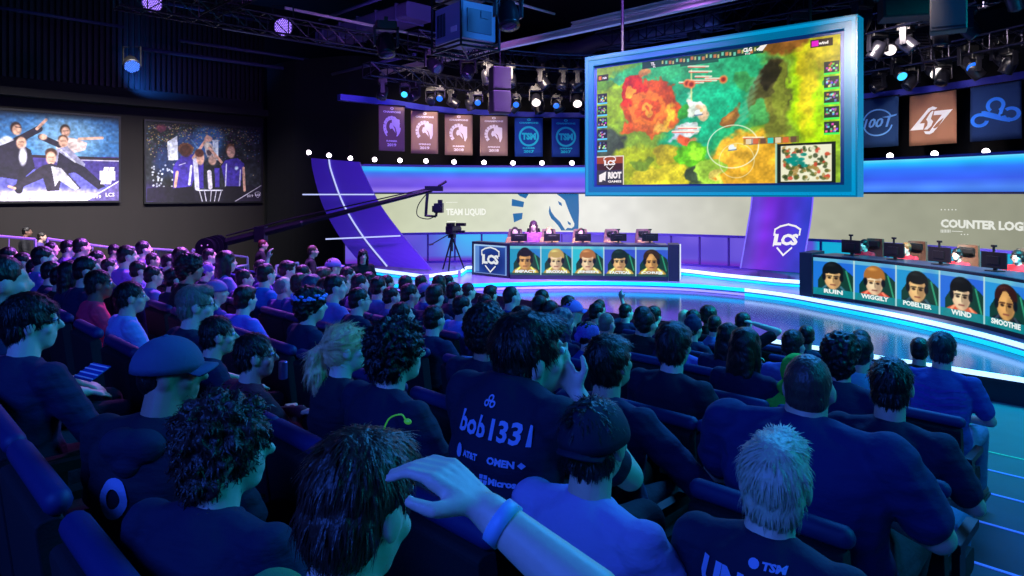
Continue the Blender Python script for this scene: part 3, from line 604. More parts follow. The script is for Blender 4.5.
link_mesh('display', cv.mesh(lambda s, t: gp(X0+(X1-X0)*s, Y1-(Y1-Y0)*t, -.045)), m_scr, gs, mw=gm)
gq = lambda a, b: gp(X0+(X1-X0)*a/GWc, Y1-(Y1-Y0)*(1-b/GHc), -.035)
mb = MB(); hudw = em('hud_white', (246, 240, 236))
def gtx(t_, x, y, w_, h_, b_=.04): m2 = MB(); text(m2, t_, gq, x, GHc-y-h_, w_, h_, b_); m2.build('lettering', hudw, gs, mw=gm)
shield(mb, lambda a, b: gq(a, b), 30, 44, 26); mb.build('shield_emblem', hudw, gs, mw=gm)
gtx('RIOT', 26, GHc-26, 30, 14, .07); gtx('GAMES', 26, GHc-9, 30, 4.5); gtx('TL', 118, 3, 9, 6); gtx('CLG', 290, 1, 15, 7, .06); gtx('9-10', 293, 10, 9, 3.4); gtx('TL', 122, 10, 6, 3.4); gtx('ruin', 14, 18, 9, 5); gtx('wind', GWc-31, 8, 14, 5)
for q in ([(6, 20), (22, 27), (20, 8), (14, 10), (12, 6), (6, 6)], [(312, 230), (322, 236), (320, 232), (314, 227)], [(318, 235), (330, 236), (322, 226), (316, 227)]): mb = MB(); mb.poly([gq(*p) for p in q]); mb.build('team_mark', hudw, gs, mw=gm)
for a in (.8, GW-.8):
    mb = MB(); mb.tube([gp(a, GH, -.2), gp(a, GH+3.8, -.2)], .03, 6); mb.build('hanging_cable', dark, gs, mw=gm)
# ================================================================ PRINTS ON THE LEFT WALL
def lw(p, z, off=.06): v = uv(23.5-off, p); v.z = z; return v
m_print = mat_screen('printed_canvas', lit=True)
def poster(p0, p1, z0, z1, cv, label, extra):
    o = lw((p0+p1)/2, z0); D = empty('wall_banner', o, 0, label, 'banner'); M = Matrix.Translation(-o)
    link_mesh('print', cv.mesh(lambda s, t: lw(p0+(p1-p0)*s, z1-(z1-z0)*t, .10)), m_print, D, mw=M)
    mb = MB()
    for a, b, c, d in ((p0-.05, p1+.05, z0-.06, z0), (p0-.05, p1+.05, z1, z1+.06), (p0-.05, p0, z0, z1), (p1, p1+.05, z0, z1)):
        q = lw((a+b)/2, (c+d)/2, .07); mb.box((0, 0, 0), (b-a, .1, d-c), Matrix.Translation(q) @ Matrix.Rotation(R(45), 4, 'Z'))
    mb.build('frame', black, D, mw=M); 
    for ex_ in extra: mb = MB(); ex_(mb, lambda a, b: lw(p0+a, z0+b, .11), p1-p0, z1-z0); mb.build('lettering', mat('print_white', (225, 220, 235), .7), D, mw=M)
def px1(x, y): Y = 23.5*S2/(1-(x-512)/F); return ((1+(x-512)/F)*Y/S2, CAMZ-(y-HY)/F*Y)
W_, H_ = 300, 190; cv = CV(W_, H_, (24, 60, 110)); PA = (2.54, 6.30, 2.52, 5.05)
def q1(x, y): p, z = px1(x, y); return (p-PA[0])/(PA[1]-PA[0])*W_, (PA[3]-z)/(PA[3]-PA[2])*H_
def cp(pts, c, al=1): cv.poly([q1(*p) for p in pts], c, al)
def cl_(x0, y0, x1, y1, w, c, al=1): a = q1(x0, y0); b = q1(x1, y1); cv.line(a[0], a[1], b[0], b[1], w, c, al)
def ce(x, y, rx, ry, c, al=1, soft=3): a = q1(x, y); b = q1(x+rx, y); d = q1(x, y+ry); cv.ell(a[0], a[1], abs(b[0]-a[0]), abs(d[1]-a[1]), c, al, 0, soft)
ce(60, 140, 70, 34, (60, 120, 180), .9, 40); ce(66, 138, 32, 22, (150, 200, 230), .6, 30)
for i in range(22): t = i*.29; cl_(60, 142, 60+95*math.cos(t), 142+80*math.sin(t), 5, (150, 190, 225), .16)
cp([(-30, 155), (120, 157), (120, 201), (-30, 201)], (64, 52, 130)); cp([(-30, 152), (120, 158), (120, 161), (-30, 155)], (40, 26, 40)); cl_(80, 160, 119, 161, 2, (220, 215, 235))
cp([(-30, 172), (60, 168), (120, 190), (120, 201), (-30, 201)], (96, 100, 190), .8); ce(50, 198, 70, 9, (225, 215, 235), .9, 12)
SKN = (226, 176, 150); NV = (34, 30, 52); WH = (205, 205, 220)
cl_(6, 146, 38, 129, 14, NV); cl_(36, 129, 45, 120, 6, SKN); ce(15, 128, 5.5, 6, (50, 30, 30)); ce(16, 130, 4.6, 5.2, SKN); cl_(15, 127, 20, 127.5, 2, (20, 16, 20)); ce(6, 150, 10, 14, WH, .9)
cp([(-12, 150), (14, 140), (30, 150), (34, 168), (20, 180), (-6, 176), (-30, 190), (-30, 168)], NV); ce(20, 139, 6, 3, (24, 20, 30)); ce(20.5, 143, 5, 6, SKN); ce(22, 156, 4, 9, WH); cl_(-4, 172, 10, 168, 12, (30, 28, 46)); cl_(22, 172, 18, 190, 14, (32, 28, 44))
ce(64, 130, 5, 5.5, (60, 40, 30)); ce(64.5, 132, 4.2, 5, SKN); cp([(52, 142), (62, 137), (72, 138), (86, 143), (84, 150), (60, 156)], (230, 205, 200)); cl_(78, 139, 101, 138, 6, SKN); cl_(40, 137, 58, 145, 12, NV); ce(42, 137, 4, 3, SKN)
ce(62, 139, 5, 4, (70, 44, 30)); ce(62, 142, 4.4, 5.4, SKN); cp([(54, 150), (66, 146), (84, 164), (82, 170), (62, 166), (52, 160)], (150, 150, 185)); cp([(58, 152), (70, 160), (84, 167), (104, 186), (97, 189), (74, 172), (54, 176)], NV); cl_(60, 150, 74, 162, 3, WH)
ce(50, 153, 6, 5, (70, 44, 34)); ce(50, 158, 5, 6.5, SKN); cp([(40, 166), (50, 163), (62, 168), (80, 188), (74, 190), (60, 180), (58, 190), (46, 191), (42, 178), (14, 190), (12, 186)], (44, 38, 56)); cp([(50, 166), (60, 168), (78, 188), (74, 190), (58, 180), (54, 186)], WH, .9); cl_(14, 188, 8, 186, 5, SKN)
for x, y in ((20.5, 143), (64.5, 132), (62, 142), (50, 158)): cl_(x-2.6, y-1, x+2.6, y-1, 1.4, (50, 24, 20), .8); cl_(x-1, y+3, x+1.6, y+3, 1.2, (140, 60, 60), .8)
cp([(84, 201), (119, 180), (119, 201)], (96, 84, 150)); cl_(84, 201, 119, 180, 2.4, (225, 220, 235))
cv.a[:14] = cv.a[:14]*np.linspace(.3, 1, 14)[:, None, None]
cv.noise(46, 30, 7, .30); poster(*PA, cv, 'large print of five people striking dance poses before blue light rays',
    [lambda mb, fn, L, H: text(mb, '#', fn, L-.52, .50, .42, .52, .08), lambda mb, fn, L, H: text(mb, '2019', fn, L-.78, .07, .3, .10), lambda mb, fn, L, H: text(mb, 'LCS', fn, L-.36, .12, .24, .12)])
PA = (7.07, 10.83, 2.47, 5.02); cv = CV(W_, H_, (30, 34, 40)); rs = np.random.RandomState(2)
cv.noise(30, 20, 3, .9); ce(150, 195, 14, 12, (60, 40, 120), .6, 20); ce(208, 140, 14, 18, (60, 120, 190), .7, 18); ce(188, 150, 16, 18, (50, 90, 170), .6, 18); ce(165, 160, 12, 16, (30, 60, 140), .5, 16)
for i in range(620):
    x = 146+rs.rand()*112; y = 124+abs(rs.randn())*17; c = [(190, 150, 60), (60, 110, 70), (120, 60, 120), (80, 130, 170), (220, 190, 120)][rs.randint(5)]; ce(x, y, .6, .5, c, .75, 1)
for i in range(40): ce(150+rs.rand()*24, 164+rs.rand()*24, .9, .9, (220, 225, 240), .8, 1)
cp([(166, 142), (176, 136), (177, 160), (167, 160)], (220, 226, 240)); cp([(211, 140), (217, 140), (217, 160), (212, 160)], (210, 226, 240)); cl_(190, 140, 200, 152, 4, (120, 170, 220), .6); ce(160, 128, 5, 4, (120, 40, 70), .7)
cp([(146, 201), (146, 188), (170, 186), (200, 190), (250, 184), (258, 190), (258, 201)], (22, 16, 34), .8)
PU = (66, 50, 160)
cp([(172, 166), (180, 156), (192, 154), (196, 170), (190, 186), (172, 188)], PU); cl_(190, 166, 188, 184, 6, (216, 216, 236)); ce(184.5, 149, 7.5, 6, (110, 66, 44)); ce(184.5, 151, 6, 6, (70, 40, 30), .8); cl_(192, 158, 204, 141, 7, SKN); cl_(204, 142, 206, 136, 6, SKN); cl_(176, 172, 174, 186, 7, SKN); cl_(178, 165, 184, 163, 2, (220, 215, 240))
cl_(194, 160, 196, 188, 12, (206, 206, 226)); cp([(197, 162), (202, 160), (202, 188), (198, 188)], PU); ce(199, 158, 4, 7, SKN); ce(198, 153, 4.5, 4, (90, 50, 40)); cl_(208, 172, 209, 187, 11, (226, 220, 236)); ce(211, 160, 4, 5, SKN, .8); cp([(213, 168), (218, 168), (218, 187), (214, 187)], PU)
ce(207, 139, 4, 3, SKN); ce(208, 150, 4, 7, (226, 210, 200)); ce(208, 151, 3, 5, (70, 60, 70)); ce(206, 146, 3, 4, (230, 220, 200))
ce(229, 150, 4.6, 6.5, (120, 76, 50)); ce(229.5, 152, 4, 6, SKN); cp([(220, 166), (224, 160), (236, 158), (243, 164), (241, 172), (239, 186), (224, 186)], PU); cl_(225, 164, 224, 186, 3, (216, 216, 236)); cl_(239, 170, 238, 186, 3, (216, 216, 236)); cl_(220, 162, 208, 148, 7, SKN); cl_(242, 168, 243, 190, 7, SKN); ce(235, 168, 1.8, 1.8, (200, 220, 240)); cp([(224, 186), (240, 186), (240, 201), (222, 201)], (18, 14, 26)); cp([(174, 188), (192, 186), (194, 201), (172, 201)], (16, 12, 26))
cl_(197, 190, 221, 190, 3, (225, 225, 240))
for a_, b_ in ((198, 201), (203, 205), (210, 209), (215, 213), (220, 217)): cl_(a_, 190, b_, 201, 2, (225, 225, 240))
cp([(232, 202), (260, 185), (260, 202)], (34, 26, 50)); cl_(232, 202, 260, 185, 2, (225, 220, 235))
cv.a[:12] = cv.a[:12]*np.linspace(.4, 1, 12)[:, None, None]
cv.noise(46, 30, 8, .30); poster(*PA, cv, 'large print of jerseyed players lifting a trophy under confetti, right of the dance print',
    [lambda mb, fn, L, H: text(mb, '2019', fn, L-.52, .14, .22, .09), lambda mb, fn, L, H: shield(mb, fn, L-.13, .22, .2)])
# exit sign
D = 26.0; o = at(271, 199.5, D); e = empty('exit_sign', o, R(20), 'small glowing green exit sign on the dark drape right of the trophy print', 'sign')
mb = MB(); mb.rbox((0, 0, 0), (.36, .06, .2), .02, ax=1); mb.build('sign_box', mat('exit_green', (10, 60, 50), .4, emit=(30, 190, 150), es=.9), e)
mb = MB(); text(mb, 'EXIT', lambda a, b: Vector((a, -.035, b)), -.13, -.055, .26, .11, .05); mb.build('lettering', em('exit_white', (210, 255, 235)), e); mb = MB(); mb.tube([(0, 0, .1), (0, 0, 9.4-o.z)], .012, 6); mb.build('hanging_rod', black, e)

# ================================================================ BANNERS AND RING
bw = lambda D, x: Vector(((x-512)/F*D, D))
def banner(x0, D0, x1, D1, col, ecol, kind, label, words, grp=None, hgt=1.27):
    a = Vector(((x0-512)/F*D0, D0)); b = Vector(((x1-512)/F*D1, D1)); d = b-a; L = d.length; d.normalize(); nn = Vector((d.y, -d.x)); zt = 5.2
    o = Vector(((a.x+b.x)/2, (a.y+b.y)/2, zt-hgt)); E = empty('team_banner', o, 0, label, 'banner', grp); M = Matrix.Translation(-o)
    def fn(s, t, off=0): q = a+d*s+nn*(off+.02*math.sin(s*9+1)*min(1, (zt-t)*1.2)); return Vector((q.x, q.y, t))
    mb = MB(); rows = [[fn(L*i/14, zt-hgt*j/8) for i in range(15)] for j in range(9)]; mb.slab(rows, (nn.x, nn.y, 0), .012)
    mb.build('cloth', mat('banner_'+'_'.join(map(str, col)), col, .9), E, smooth=True, mw=M)
    mb = MB(); mb.tube([fn(-.02, zt+.01), fn(L+.02, zt+.01)], .02, 6); mb.build('hanging_rod', dark, E, mw=M)
    mb = MB(); P = lambda u, v: fn(L*u, zt-hgt*(1-v), .015)
    def pg(pts): mb.poly([P(*p) for p in pts])
    def arcp(cx, cy, r0, r1, a0, a1, asp=.72, n=14):
        for i in range(n):
            t0 = R(a0+(a1-a0)*i/n); t1 = R(a0+(a1-a0)*(i+1)/n)
            pg([(cx+r*math.cos(t), cy+r*asp*math.sin(t)) for r, t in ((r0, t0), (r1, t0), (r1, t1), (r0, t1))])
    if kind in ('shieldhorse', 'horse'):
        if kind == 'shieldhorse':
            arcp(.5, .52, .30, .34, 20, 160); arcp(.5, .52, .30, .34, 180, 235); arcp(.5, .52, .30, .34, -55, 0)
        pg([(.50, .70), (.62, .72), (.80, .70), (.80, .44), (.74, .34), (.70, .35), (.69, .42), (.64, .52), (.55, .57), (.50, .62)])
        pg([(.50, .62), (.55, .57), (.62, .49), (.65, .40), (.60, .44), (.52, .50), (.44, .48), (.40, .54), (.44, .62)])
        for i in range(8):
            t = R(70+i*21); r0, r1 = .22, .34; w2 = .045; c, s_ = math.cos(t), math.sin(t)
            pg([(.5+r0*c-w2*s_, .53+.72*(r0*s_+w2*c)), (.5+r1*c-w2*s_, .53+.72*(r1*s_+w2*c)), (.5+r1*c+w2*s_, .53+.72*(r1*s_-w2*c)), (.5+r0*c+w2*s_, .53+.72*(r0*s_-w2*c))])
    elif kind == 'ring':
        arcp(.5, .52, .29, .36, 0, 360, n=30); text(mb, 'TSM', lambda u, v: P(u, v), .25, .43, .5, .18, .06)
    elif kind == 'hundred':
        arcp(.62, .50, .26, .29, 20, 165, .95); arcp(.62, .50, .26, .29, 195, 345, .95); text(mb, '100', lambda u, v: P(u, v), .345, .40, .35, .19, .03, .3)
        pg([(.70, .60), (.98, .64), (.97, .61), (.86, .585), (.80, .40), (.76, .40), (.81, .58)])
    elif kind == 'clg':
        cg = lambda L_: pg([((x_-310)/290, 1-(y_-140)/320) for x_, y_ in L_])
        cg([(318, 362), (400, 268), (432, 234), (462, 224), (492, 236), (478, 246), (452, 246), (430, 262), (378, 322), (408, 322), (398, 362)])
        cg([(582, 255), (474, 255), (468, 280), (520, 282), (462, 352), (440, 376), (402, 372), (412, 390), (440, 395), (466, 386), (484, 368)])
        cg([(445, 262), (460, 252), (468, 254), (450, 300), (466, 318), (452, 345), (425, 364), (402, 362), (424, 338), (428, 318), (418, 300)])
    elif kind == 'cloud':
        arcp(.52, .62, .12, .20, -60, 230, n=20); arcp(.20, .38, .10, .18, 60, 350, n=20); arcp(.82, .44, .10, .18, -170, 130, n=20)
        pg([(.24, .54), (.30, .54), (.86, .36), (.80, .30), (.66, .33), (.22, .46)]); pg([(.56, .42), (.66, .46), (.72, .62), (.66, .68), (.62, .56)])
    for t_, x_, y_, w_, h_ in words: mw_ = MB(); text(mw_, t_, lambda u, v: P(u, v), x_, y_, w_, h_, .05); mw_.build('lettering', mat('emblem_'+'_'.join(map(str, ecol)), ecol, .8), E, mw=M)
    mb.build('emblem', mat('emblem_'+'_'.join(map(str, ecol)), ecol, .8), E, mw=M)
BR_ = (150, 118, 104)
def cw(a, b): return [('CHAMPIONS', .16, .84, .68, .045), (a, .28, .20, .44, .04), (b, .32, .10, .36, .07), ('O', .43, .91, .14, .06)]
LBN = [(378.7, 19.0, 404.5, 19.4, (120, 98, 96), (225, 220, 232), 'shieldhorse', 'grey-brown banner with a white horse shield, leftmost of the hung banners', cw('SUMMER', '2019')),
 (411, 20.3, 438, 20.6, BR_, (225, 220, 225), 'horse', 'brown banner with white horse emblem, second from the left on the ring', cw('SPRING', '2019')),
 (444.8, 21.2, 472.5, 21.4, BR_, (225, 220, 225), 'horse', 'brown banner with white horse emblem, third from the left on the ring', cw('SUMMER', '2018')),
 (480, 21.6, 507.6, 21.7, (140, 114, 108), (225, 220, 225), 'horse', 'brown banner with white horse emblem, just left of the blue banners', cw('SPRING', '2018')),
 (514.7, 22.1, 542.8, 22.2, (4, 60, 150), (10, 190, 215), 'ring', 'royal blue banner with a round cyan emblem, left of the two blue ones', cw('SUMMER', '2017')),
 (551.7, 22.3, 579.8, 22.4, (4, 56, 146), (10, 190, 215), 'ring', 'royal blue banner with a round cyan emblem, beside the hung game screen', cw('SPRING', '2017')),
 (846, 18.4, 898.5, 17.2, (6, 50, 100), (100, 160, 230), 'hundred', 'navy banner with a slanted 100 in a broken ring, right of the game screen', []),
 (909.6, 17.3, 956, 16.2, (160, 112, 88), (235, 240, 245), 'clg', 'tan banner with slanted white letters, between the two navy banners', []),
 (970.5, 15.9, 1021, 14.9, (6, 46, 104), (30, 120, 250), 'cloud', 'navy banner with a bright blue cloud-shaped emblem, rightmost of all', [])]
for b_ in LBN: banner(*b_)
RG = Strip([(b, d) for b, d in ((-4.6, 18.2), (-3.38, 19.3), (-2.62, 20.5), (-1.67, 21.3), (-.58, 21.75), (.54, 22.2), (1.76, 22.4), (4, 22.2), (6.5, 21), (8.4, 19.3), (9.6, 17.85), (10.3, 16.8), (10.95, 15.4), (11.4, 13.8), (11.5, 12))])
tag(RG.band(0, RG.L, 5.22, 5.38, -.12, .06).build('banner_rail', mat('rail_blue', (56, 60, 170), .4)), 'long curved violet-blue rail from which the team banners hang', 'rail')
# uplights on top of the LED wall
m_glow = em('lamp_glow', (255, 240, 250), 9)
def wall_light(loc, label, k):
    e = empty('uplight', loc, 0, label, 'lamp', None)
    mb = MB(); mb.box((0, .02, -.10), (.08, .08, .10)); mb.build('bracket', black, e)
    mb = MB(); mb.ell((0, 0, 0), (.07, .07, .07), nu=12, nv=8); mb.build('bulb', m_glow, e, smooth=True)
for k, (x, y) in enumerate([(308.8, 152.5), (329, 155.4), (350.4, 158.3), (374.6, 159.6), (400, 160.4), (426, 161), (454, 162), (484, 162.5), (513, 163), (542, 163), (572, 163), (890, 156), (934.6, 154), (986, 151.7)]):
    D = 20.1 if x < 400 else (20.6 if x < 600 else (15.9, 14.9, 14.1)[k-11])
    wall_light(at(x, y, D), 'round white stage lamp on top of the LED wall, %s' % ('%s from the left' % WORD[k+1] if k < 11 else '%s right of the game screen' % WORD[k-10]), k)

# ================================================================ CEILING RIG
def to_k(A, d, x): k = (x-512)/F; return A+d*((k*A.y-A.x)/(d.x-k*d.y))
UD = Vector((-1/S2, 1/S2, 0)); FD = Vector((1/S2, 1/S2, 0))
def run(x0, y0, dr, z, x1): A = at(x0, y0, (z-CAMZ)*F/(HY-y0)); return A, to_k(A, dr, x1)
def orient(A, B): d = (B-A).normalized(); s = d.cross(Vector((0, 0, 1))).normalized(); u = s.cross(d); return Matrix((( s.x, d.x, u.x), (s.y, d.y, u.y), (s.z, d.z, u.z))).to_4x4()
def beam(name, label, cat, x0, y0, dr, z, x1, w_, h_, m, pad=.3):
    A, B = run(x0, y0, dr, z, x1); dd = (B-A).normalized(); A = A-dd*pad; B = B+dd*pad; mid = (A+B)/2; L = (B-A).length
    mb = MB()
    if h_ == 0: mb.tube([(0, -L/2, 0), (0, L/2, 0)], w_, 10)
    else:   # I-section
        mb.box((0, 0, h_/2-.02), (w_, L, .04)).box((0, 0, -h_/2+.02), (w_, L, .04)).box((0, 0, 0), (w_*.25, L, h_-.05))
    return tag(mb.build(name, m, mw=Matrix.Translation(mid) @ orient(A, B), smooth=h_ == 0), label, cat)
m_pale = mat('pale_paint', (230, 215, 200), .5); m_viol = mat('violet_lit_paint', (90, 80, 140), .5); m_blu = mat('blue_grey_paint', (50, 56, 90), .5)  # m_viol has the violet light put into its colour
beam('ceiling_beam', 'long pale steel beam running from the projector cage to the game screen', 'beam', 340, 82, UD, 6.7, 760, .16, .16, m_pale)
beam('ceiling_beam', 'thin pale beam above the hung game screen near the top edge', 'beam', 580, 23, UD, 7.9, 740, .14, .14, m_pale)
beam('ceiling_pipe', 'short violet-lit pipe left of the hanging projector cage', 'pipe', 337, 73, UD, 6.6, 409, .045, 0, m_viol)
beam('ceiling_pipe', 'pale pipe crossing the top edge left of the projector cage', 'pipe', 325, 18, UD, 8.0, 420, .05, 0, m_viol)
beam('ceiling_pipe', 'pale pipe descending right toward the projector cage', 'pipe', 296, 10, FD, 7.4, 437, .04, 0, m_pale)
beam('ceiling_pipe', 'dark pipe passing right under the violet lamp', 'pipe', 234, 30, FD, 7.2, 372, .04, 0, m_blu)
beam('ceiling_pipe', 'long dim pipe above the trophy print', 'pipe', 190, 42, FD, 7.2, 345, .05, 0, m_blu)
beam('ceiling_pipe', 'lowest long dim pipe above the exit sign', 'pipe', 150, 50, FD, 7.0, 345, .06, 0, m_blu)
beam('ceiling_pipe', 'dim pipe in the top left corner over the dance print', 'pipe', -5, 7, FD, 7.6, 112, .05, 0, m_blu)
beam('ceiling_pipe', 'dim pipe at the very top edge left of centre', 'pipe', 170, 4, FD, 8.4, 260, .05, 0, m_blu)
beam('ceiling_pipe', 'dark pipe right of the projector cage along the top', 'pipe', 516, 3, FD, 8.2, 548, .04, 0, m_pale)
# duct, wavy foil
A, B = run(540, 55, UD, 7.3, 720); mb = MB(); n_ = 40
mb.tube([A.lerp(B, i/n_)+Vector((0, 0, .05*math.sin(i*.5))) for i in range(n_+1)], [.26+.02*(i % 2) for i in range(n_+1)], 14)
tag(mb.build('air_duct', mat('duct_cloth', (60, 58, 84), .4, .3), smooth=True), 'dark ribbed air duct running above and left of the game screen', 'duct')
A, B = run(328, 40, UD, 7.9, 420); mb = MB(); L = (B-A).length; mb.rbox((0, 0, 0), (.95, L, .45), .08, ax=1)
for i in range(5): mb.box((0, -L/2+L*(i+.5)/5, 0), (1.0, .05, .5))
tag(mb.build('air_duct', mat('duct_violet_lit', (120, 104, 160), .5), mw=Matrix.Translation((A+B)/2) @ orient(A, B)), 'wide flat violet-lit duct left of the projector cage', 'duct')  # violet light on the duct is mixed into its base colour
def truss(name, label, pts, w_, h_, seg, m, r=.025):
    mb = MB(); P = [Vector(p) for p in pts]; n_ = len(P); ch = []
    for sx_, sz in ((-1, 1), (1, 1), (1, -1), (-1, -1)):
        row = []
        for i, p in enumerate(P):
            d = (P[min(i+1, n_-1)]-P[max(0, i-1)]).normalized(); s_ = Vector((d.y, -d.x, 0)); row.append(p+s_*sx_*w_/2+Vector((0, 0, sz*h_/2)))
        ch.append(row); mb.tube(row, r, 6)
    for i in range(n_-1):
        for a, b in ((0, 1), (1, 2), (2, 3), (3, 0)): mb.tube([ch[a][i], ch[b][i+1]], r*.55, 4, cap=False); mb.tube([ch[a][i], ch[b][i]], r*.55, 4, cap=False)
    return tag(mb.build(name, m), label, 'truss')
m_tr = mat('truss_metal', (42, 42, 58), .35, .8)
def ringpts(off, z, d0, d1, st=.5):
    n_ = int((d1-d0)/st); return [RG.at(d0+(d1-d0)*i/n_, z, off) for i in range(n_+1)]
truss('lighting_truss', 'curved truss right above the banner rail at the back', ringpts(.9, 5.95, .3, RG.L-.3), .4, .35, .5, m_tr)
truss('lighting_truss', 'second curved truss in front of and above the banner truss', ringpts(2.6, 6.5, .6, RG.L-1), .45, .4, .5, m_tr)
truss('lighting_truss', 'straight truss crossing above the players, nearest of the stage trusses', [uv(u_, 15.2, 6.95) for u_ in np.arange(-7, 12, .55)], .45, .45, .5, m_tr)
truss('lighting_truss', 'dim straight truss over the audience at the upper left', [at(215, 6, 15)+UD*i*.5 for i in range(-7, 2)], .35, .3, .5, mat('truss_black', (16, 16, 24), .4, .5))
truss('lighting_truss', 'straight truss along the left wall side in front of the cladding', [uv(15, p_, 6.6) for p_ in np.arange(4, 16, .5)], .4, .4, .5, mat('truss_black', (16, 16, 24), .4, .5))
# access ladder right of the game screen
A, B = at(921, 34, 15), at(931, 66, 15); d = (B-A); mb = MB()
for s_ in (-.14, .14): mb.tube([A+Vector((s_, 0, 0)), B+Vector((s_, 0, 0))], .015, 6)
for i in range(12): q = A.lerp(B, i/11); mb.tube([q+Vector((-.14, 0, 0)), q+Vector((.14, 0, 0))], .01, 5)
tag(mb.build('rig_ladder', m_tr), 'small leaning metal ladder in the rig right of the game screen', 'ladder')
# moving heads
def lens_mat(c, s): return em('lens_%d_%d_%d' % c, c, s)
m_dkglass = mat('dark_lens', (20, 24, 40), .1)
def mk_moving():
    r = empty('moving_light'); d = MB(); d.rbox((0, 0, .30), (.34, .26, .12), .03).box((0, 0, .40), (.06, .06, .1)); d.build('base', black, r)
    d = MB(); d.box((-.19, 0, .12), (.035, .12, .34)).box((.19, 0, .12), (.035, .12, .34)).box((0, 0, .235), (.40, .14, .03)); d.build('yoke', mat('fixture_black', (26, 26, 36), .3, .2), r, bevel=.008)
    hd = MB(); hd._rings([Vector((0, 0, z)) for z in (.16, .15, .05, -.05, -.16, -.2)], [.09, .12, .145, .15, .14, .15], [.09, .12, .145, .15, .14, .15], 16, Vector((0, 0, 1)))
    h = hd.build('head', mat('fixture_black', (26, 26, 36), .3, .2), r, smooth=True)
    mb = MB(); mb.ell((0, 0, -.2), (.125, .125, .02), nu=16, nv=6); mb.build('lens', m_dkglass, h, smooth=True); return r, h
proto, ph = mk_moving(); first = True; cnt = 0; rs = random.Random(7)
def place_moving(loc, s_, rz, tilt, lens=None, label=None, grp=None):
    global first, cnt
    if first: r = proto; first = False
    else: r = dup(proto); r.name = 'moving_light'
    r.location = loc; r.scale = (s_,)*3; r.rotation_euler = (0, 0, rz); cnt += 1
    for c in r.children:
        if c.name.startswith('head'):
            c.rotation_euler = tilt
            for l in c.children: l.material_slots[0].link = 'OBJECT'; l.material_slots[0].material = lens or m_dkglass
    tag(r, label, 'stage light', grp)
WL_ = em('lens_white', (255, 244, 240), 2.2); BL_ = em('lens_blue', (30, 110, 255), 1.5); CY_ = em('lens_cyan', (60, 190, 255), 1.8)
for (x, y, D, ln, sc, lb) in ((497, 104, 19.5, WL_, 1.0, 'lit white round stage light above the fourth banner'), (536, 106, 19.8, WL_, 1.0, 'lit white round stage light above the left blue banner'), (577, 107, 20, WL_, 1.0, 'lit white round stage light beside the game screen frame'), (890, 56, 15.5, WL_, 1.0, 'tilted lit white stage light right of the game screen'), (932, 77, 16, WL_, 1.1, 'lit white stage light above the tan banner'), (1002, 67, 14.6, WL_, 1.1, 'lit white stage light above the cloud banner'), (968, 72, 15, BL_, 1.0, 'flat blue lit stage light left of the cloud banner'), (899, 81, 16.4, CY_, .9, 'flat pale blue stage light above the hundred banner')):
    place_moving(at(x, y, D)+Vector((0, 0, .2)), sc, 0, (R(-50), R(40 if x == 890 else 0), 0), ln, lb)
for (x, y, D, ln) in ((440, 101, 19.2, BL_), (478, 105, 19.6, BL_), (516, 107, 20, BL_), (556, 108, 20.2, BL_), (405, 97, 18.6, CY_)):
    place_moving(at(x, y, D)+Vector((0, 0, .12)), .7, 0, (R(-60), 0, 0), ln, 'small blue-lit stage light on the banner truss, %s' % {440: 'above the second banner', 478: 'between third and fourth banners', 516: 'between brown and blue banners', 556: 'between the two blue banners', 405: 'above the first banner'}[x])
for n_, d in enumerate(np.arange(.8, RG.L-.8, .85)): place_moving(RG.at(d, 5.42, .9+rs.uniform(-.1, .1)), .95, rs.uniform(-2, 2), (R(rs.uniform(-70, 20)), R(rs.uniform(-30, 30)), 0), None, 'unlit black stage light on the curved banner truss, %s from the left' % WORD[n_+1], 'unlit moving lights on the banner truss')
for n_, d in enumerate(np.arange(1.0, RG.L-1.4, 1.0)): place_moving(RG.at(d, 5.95, 2.6), 1.1, rs.uniform(-2, 2), (R(rs.uniform(-70, 20)), R(rs.uniform(-30, 30)), 0), None, 'unlit black stage light on the second curved truss, %s from the left' % WORD[n_+1], 'unlit moving lights on the second curved truss')
for n_, u_ in enumerate(np.arange(-5.5, 10, 1.3)): place_moving(uv(u_, 15.2, 6.32), 1.2, rs.uniform(-2, 2), (R(rs.uniform(-70, 20)), R(rs.uniform(-30, 30)), 0), None, 'unlit black stage light on the straight stage truss, %s from the right' % WORD[n_+1], 'unlit moving lights on the straight stage truss')
place_moving(at(386, 44, 13), 1.15, .3, (R(-20), 0, 0), None, 'dark round moving light hanging alone left of the projector cage')
place_moving(at(508, 14, 11), 1.15, .3, (R(-20), 0, 0), None, 'dark round moving light hanging just right of the projector cage')
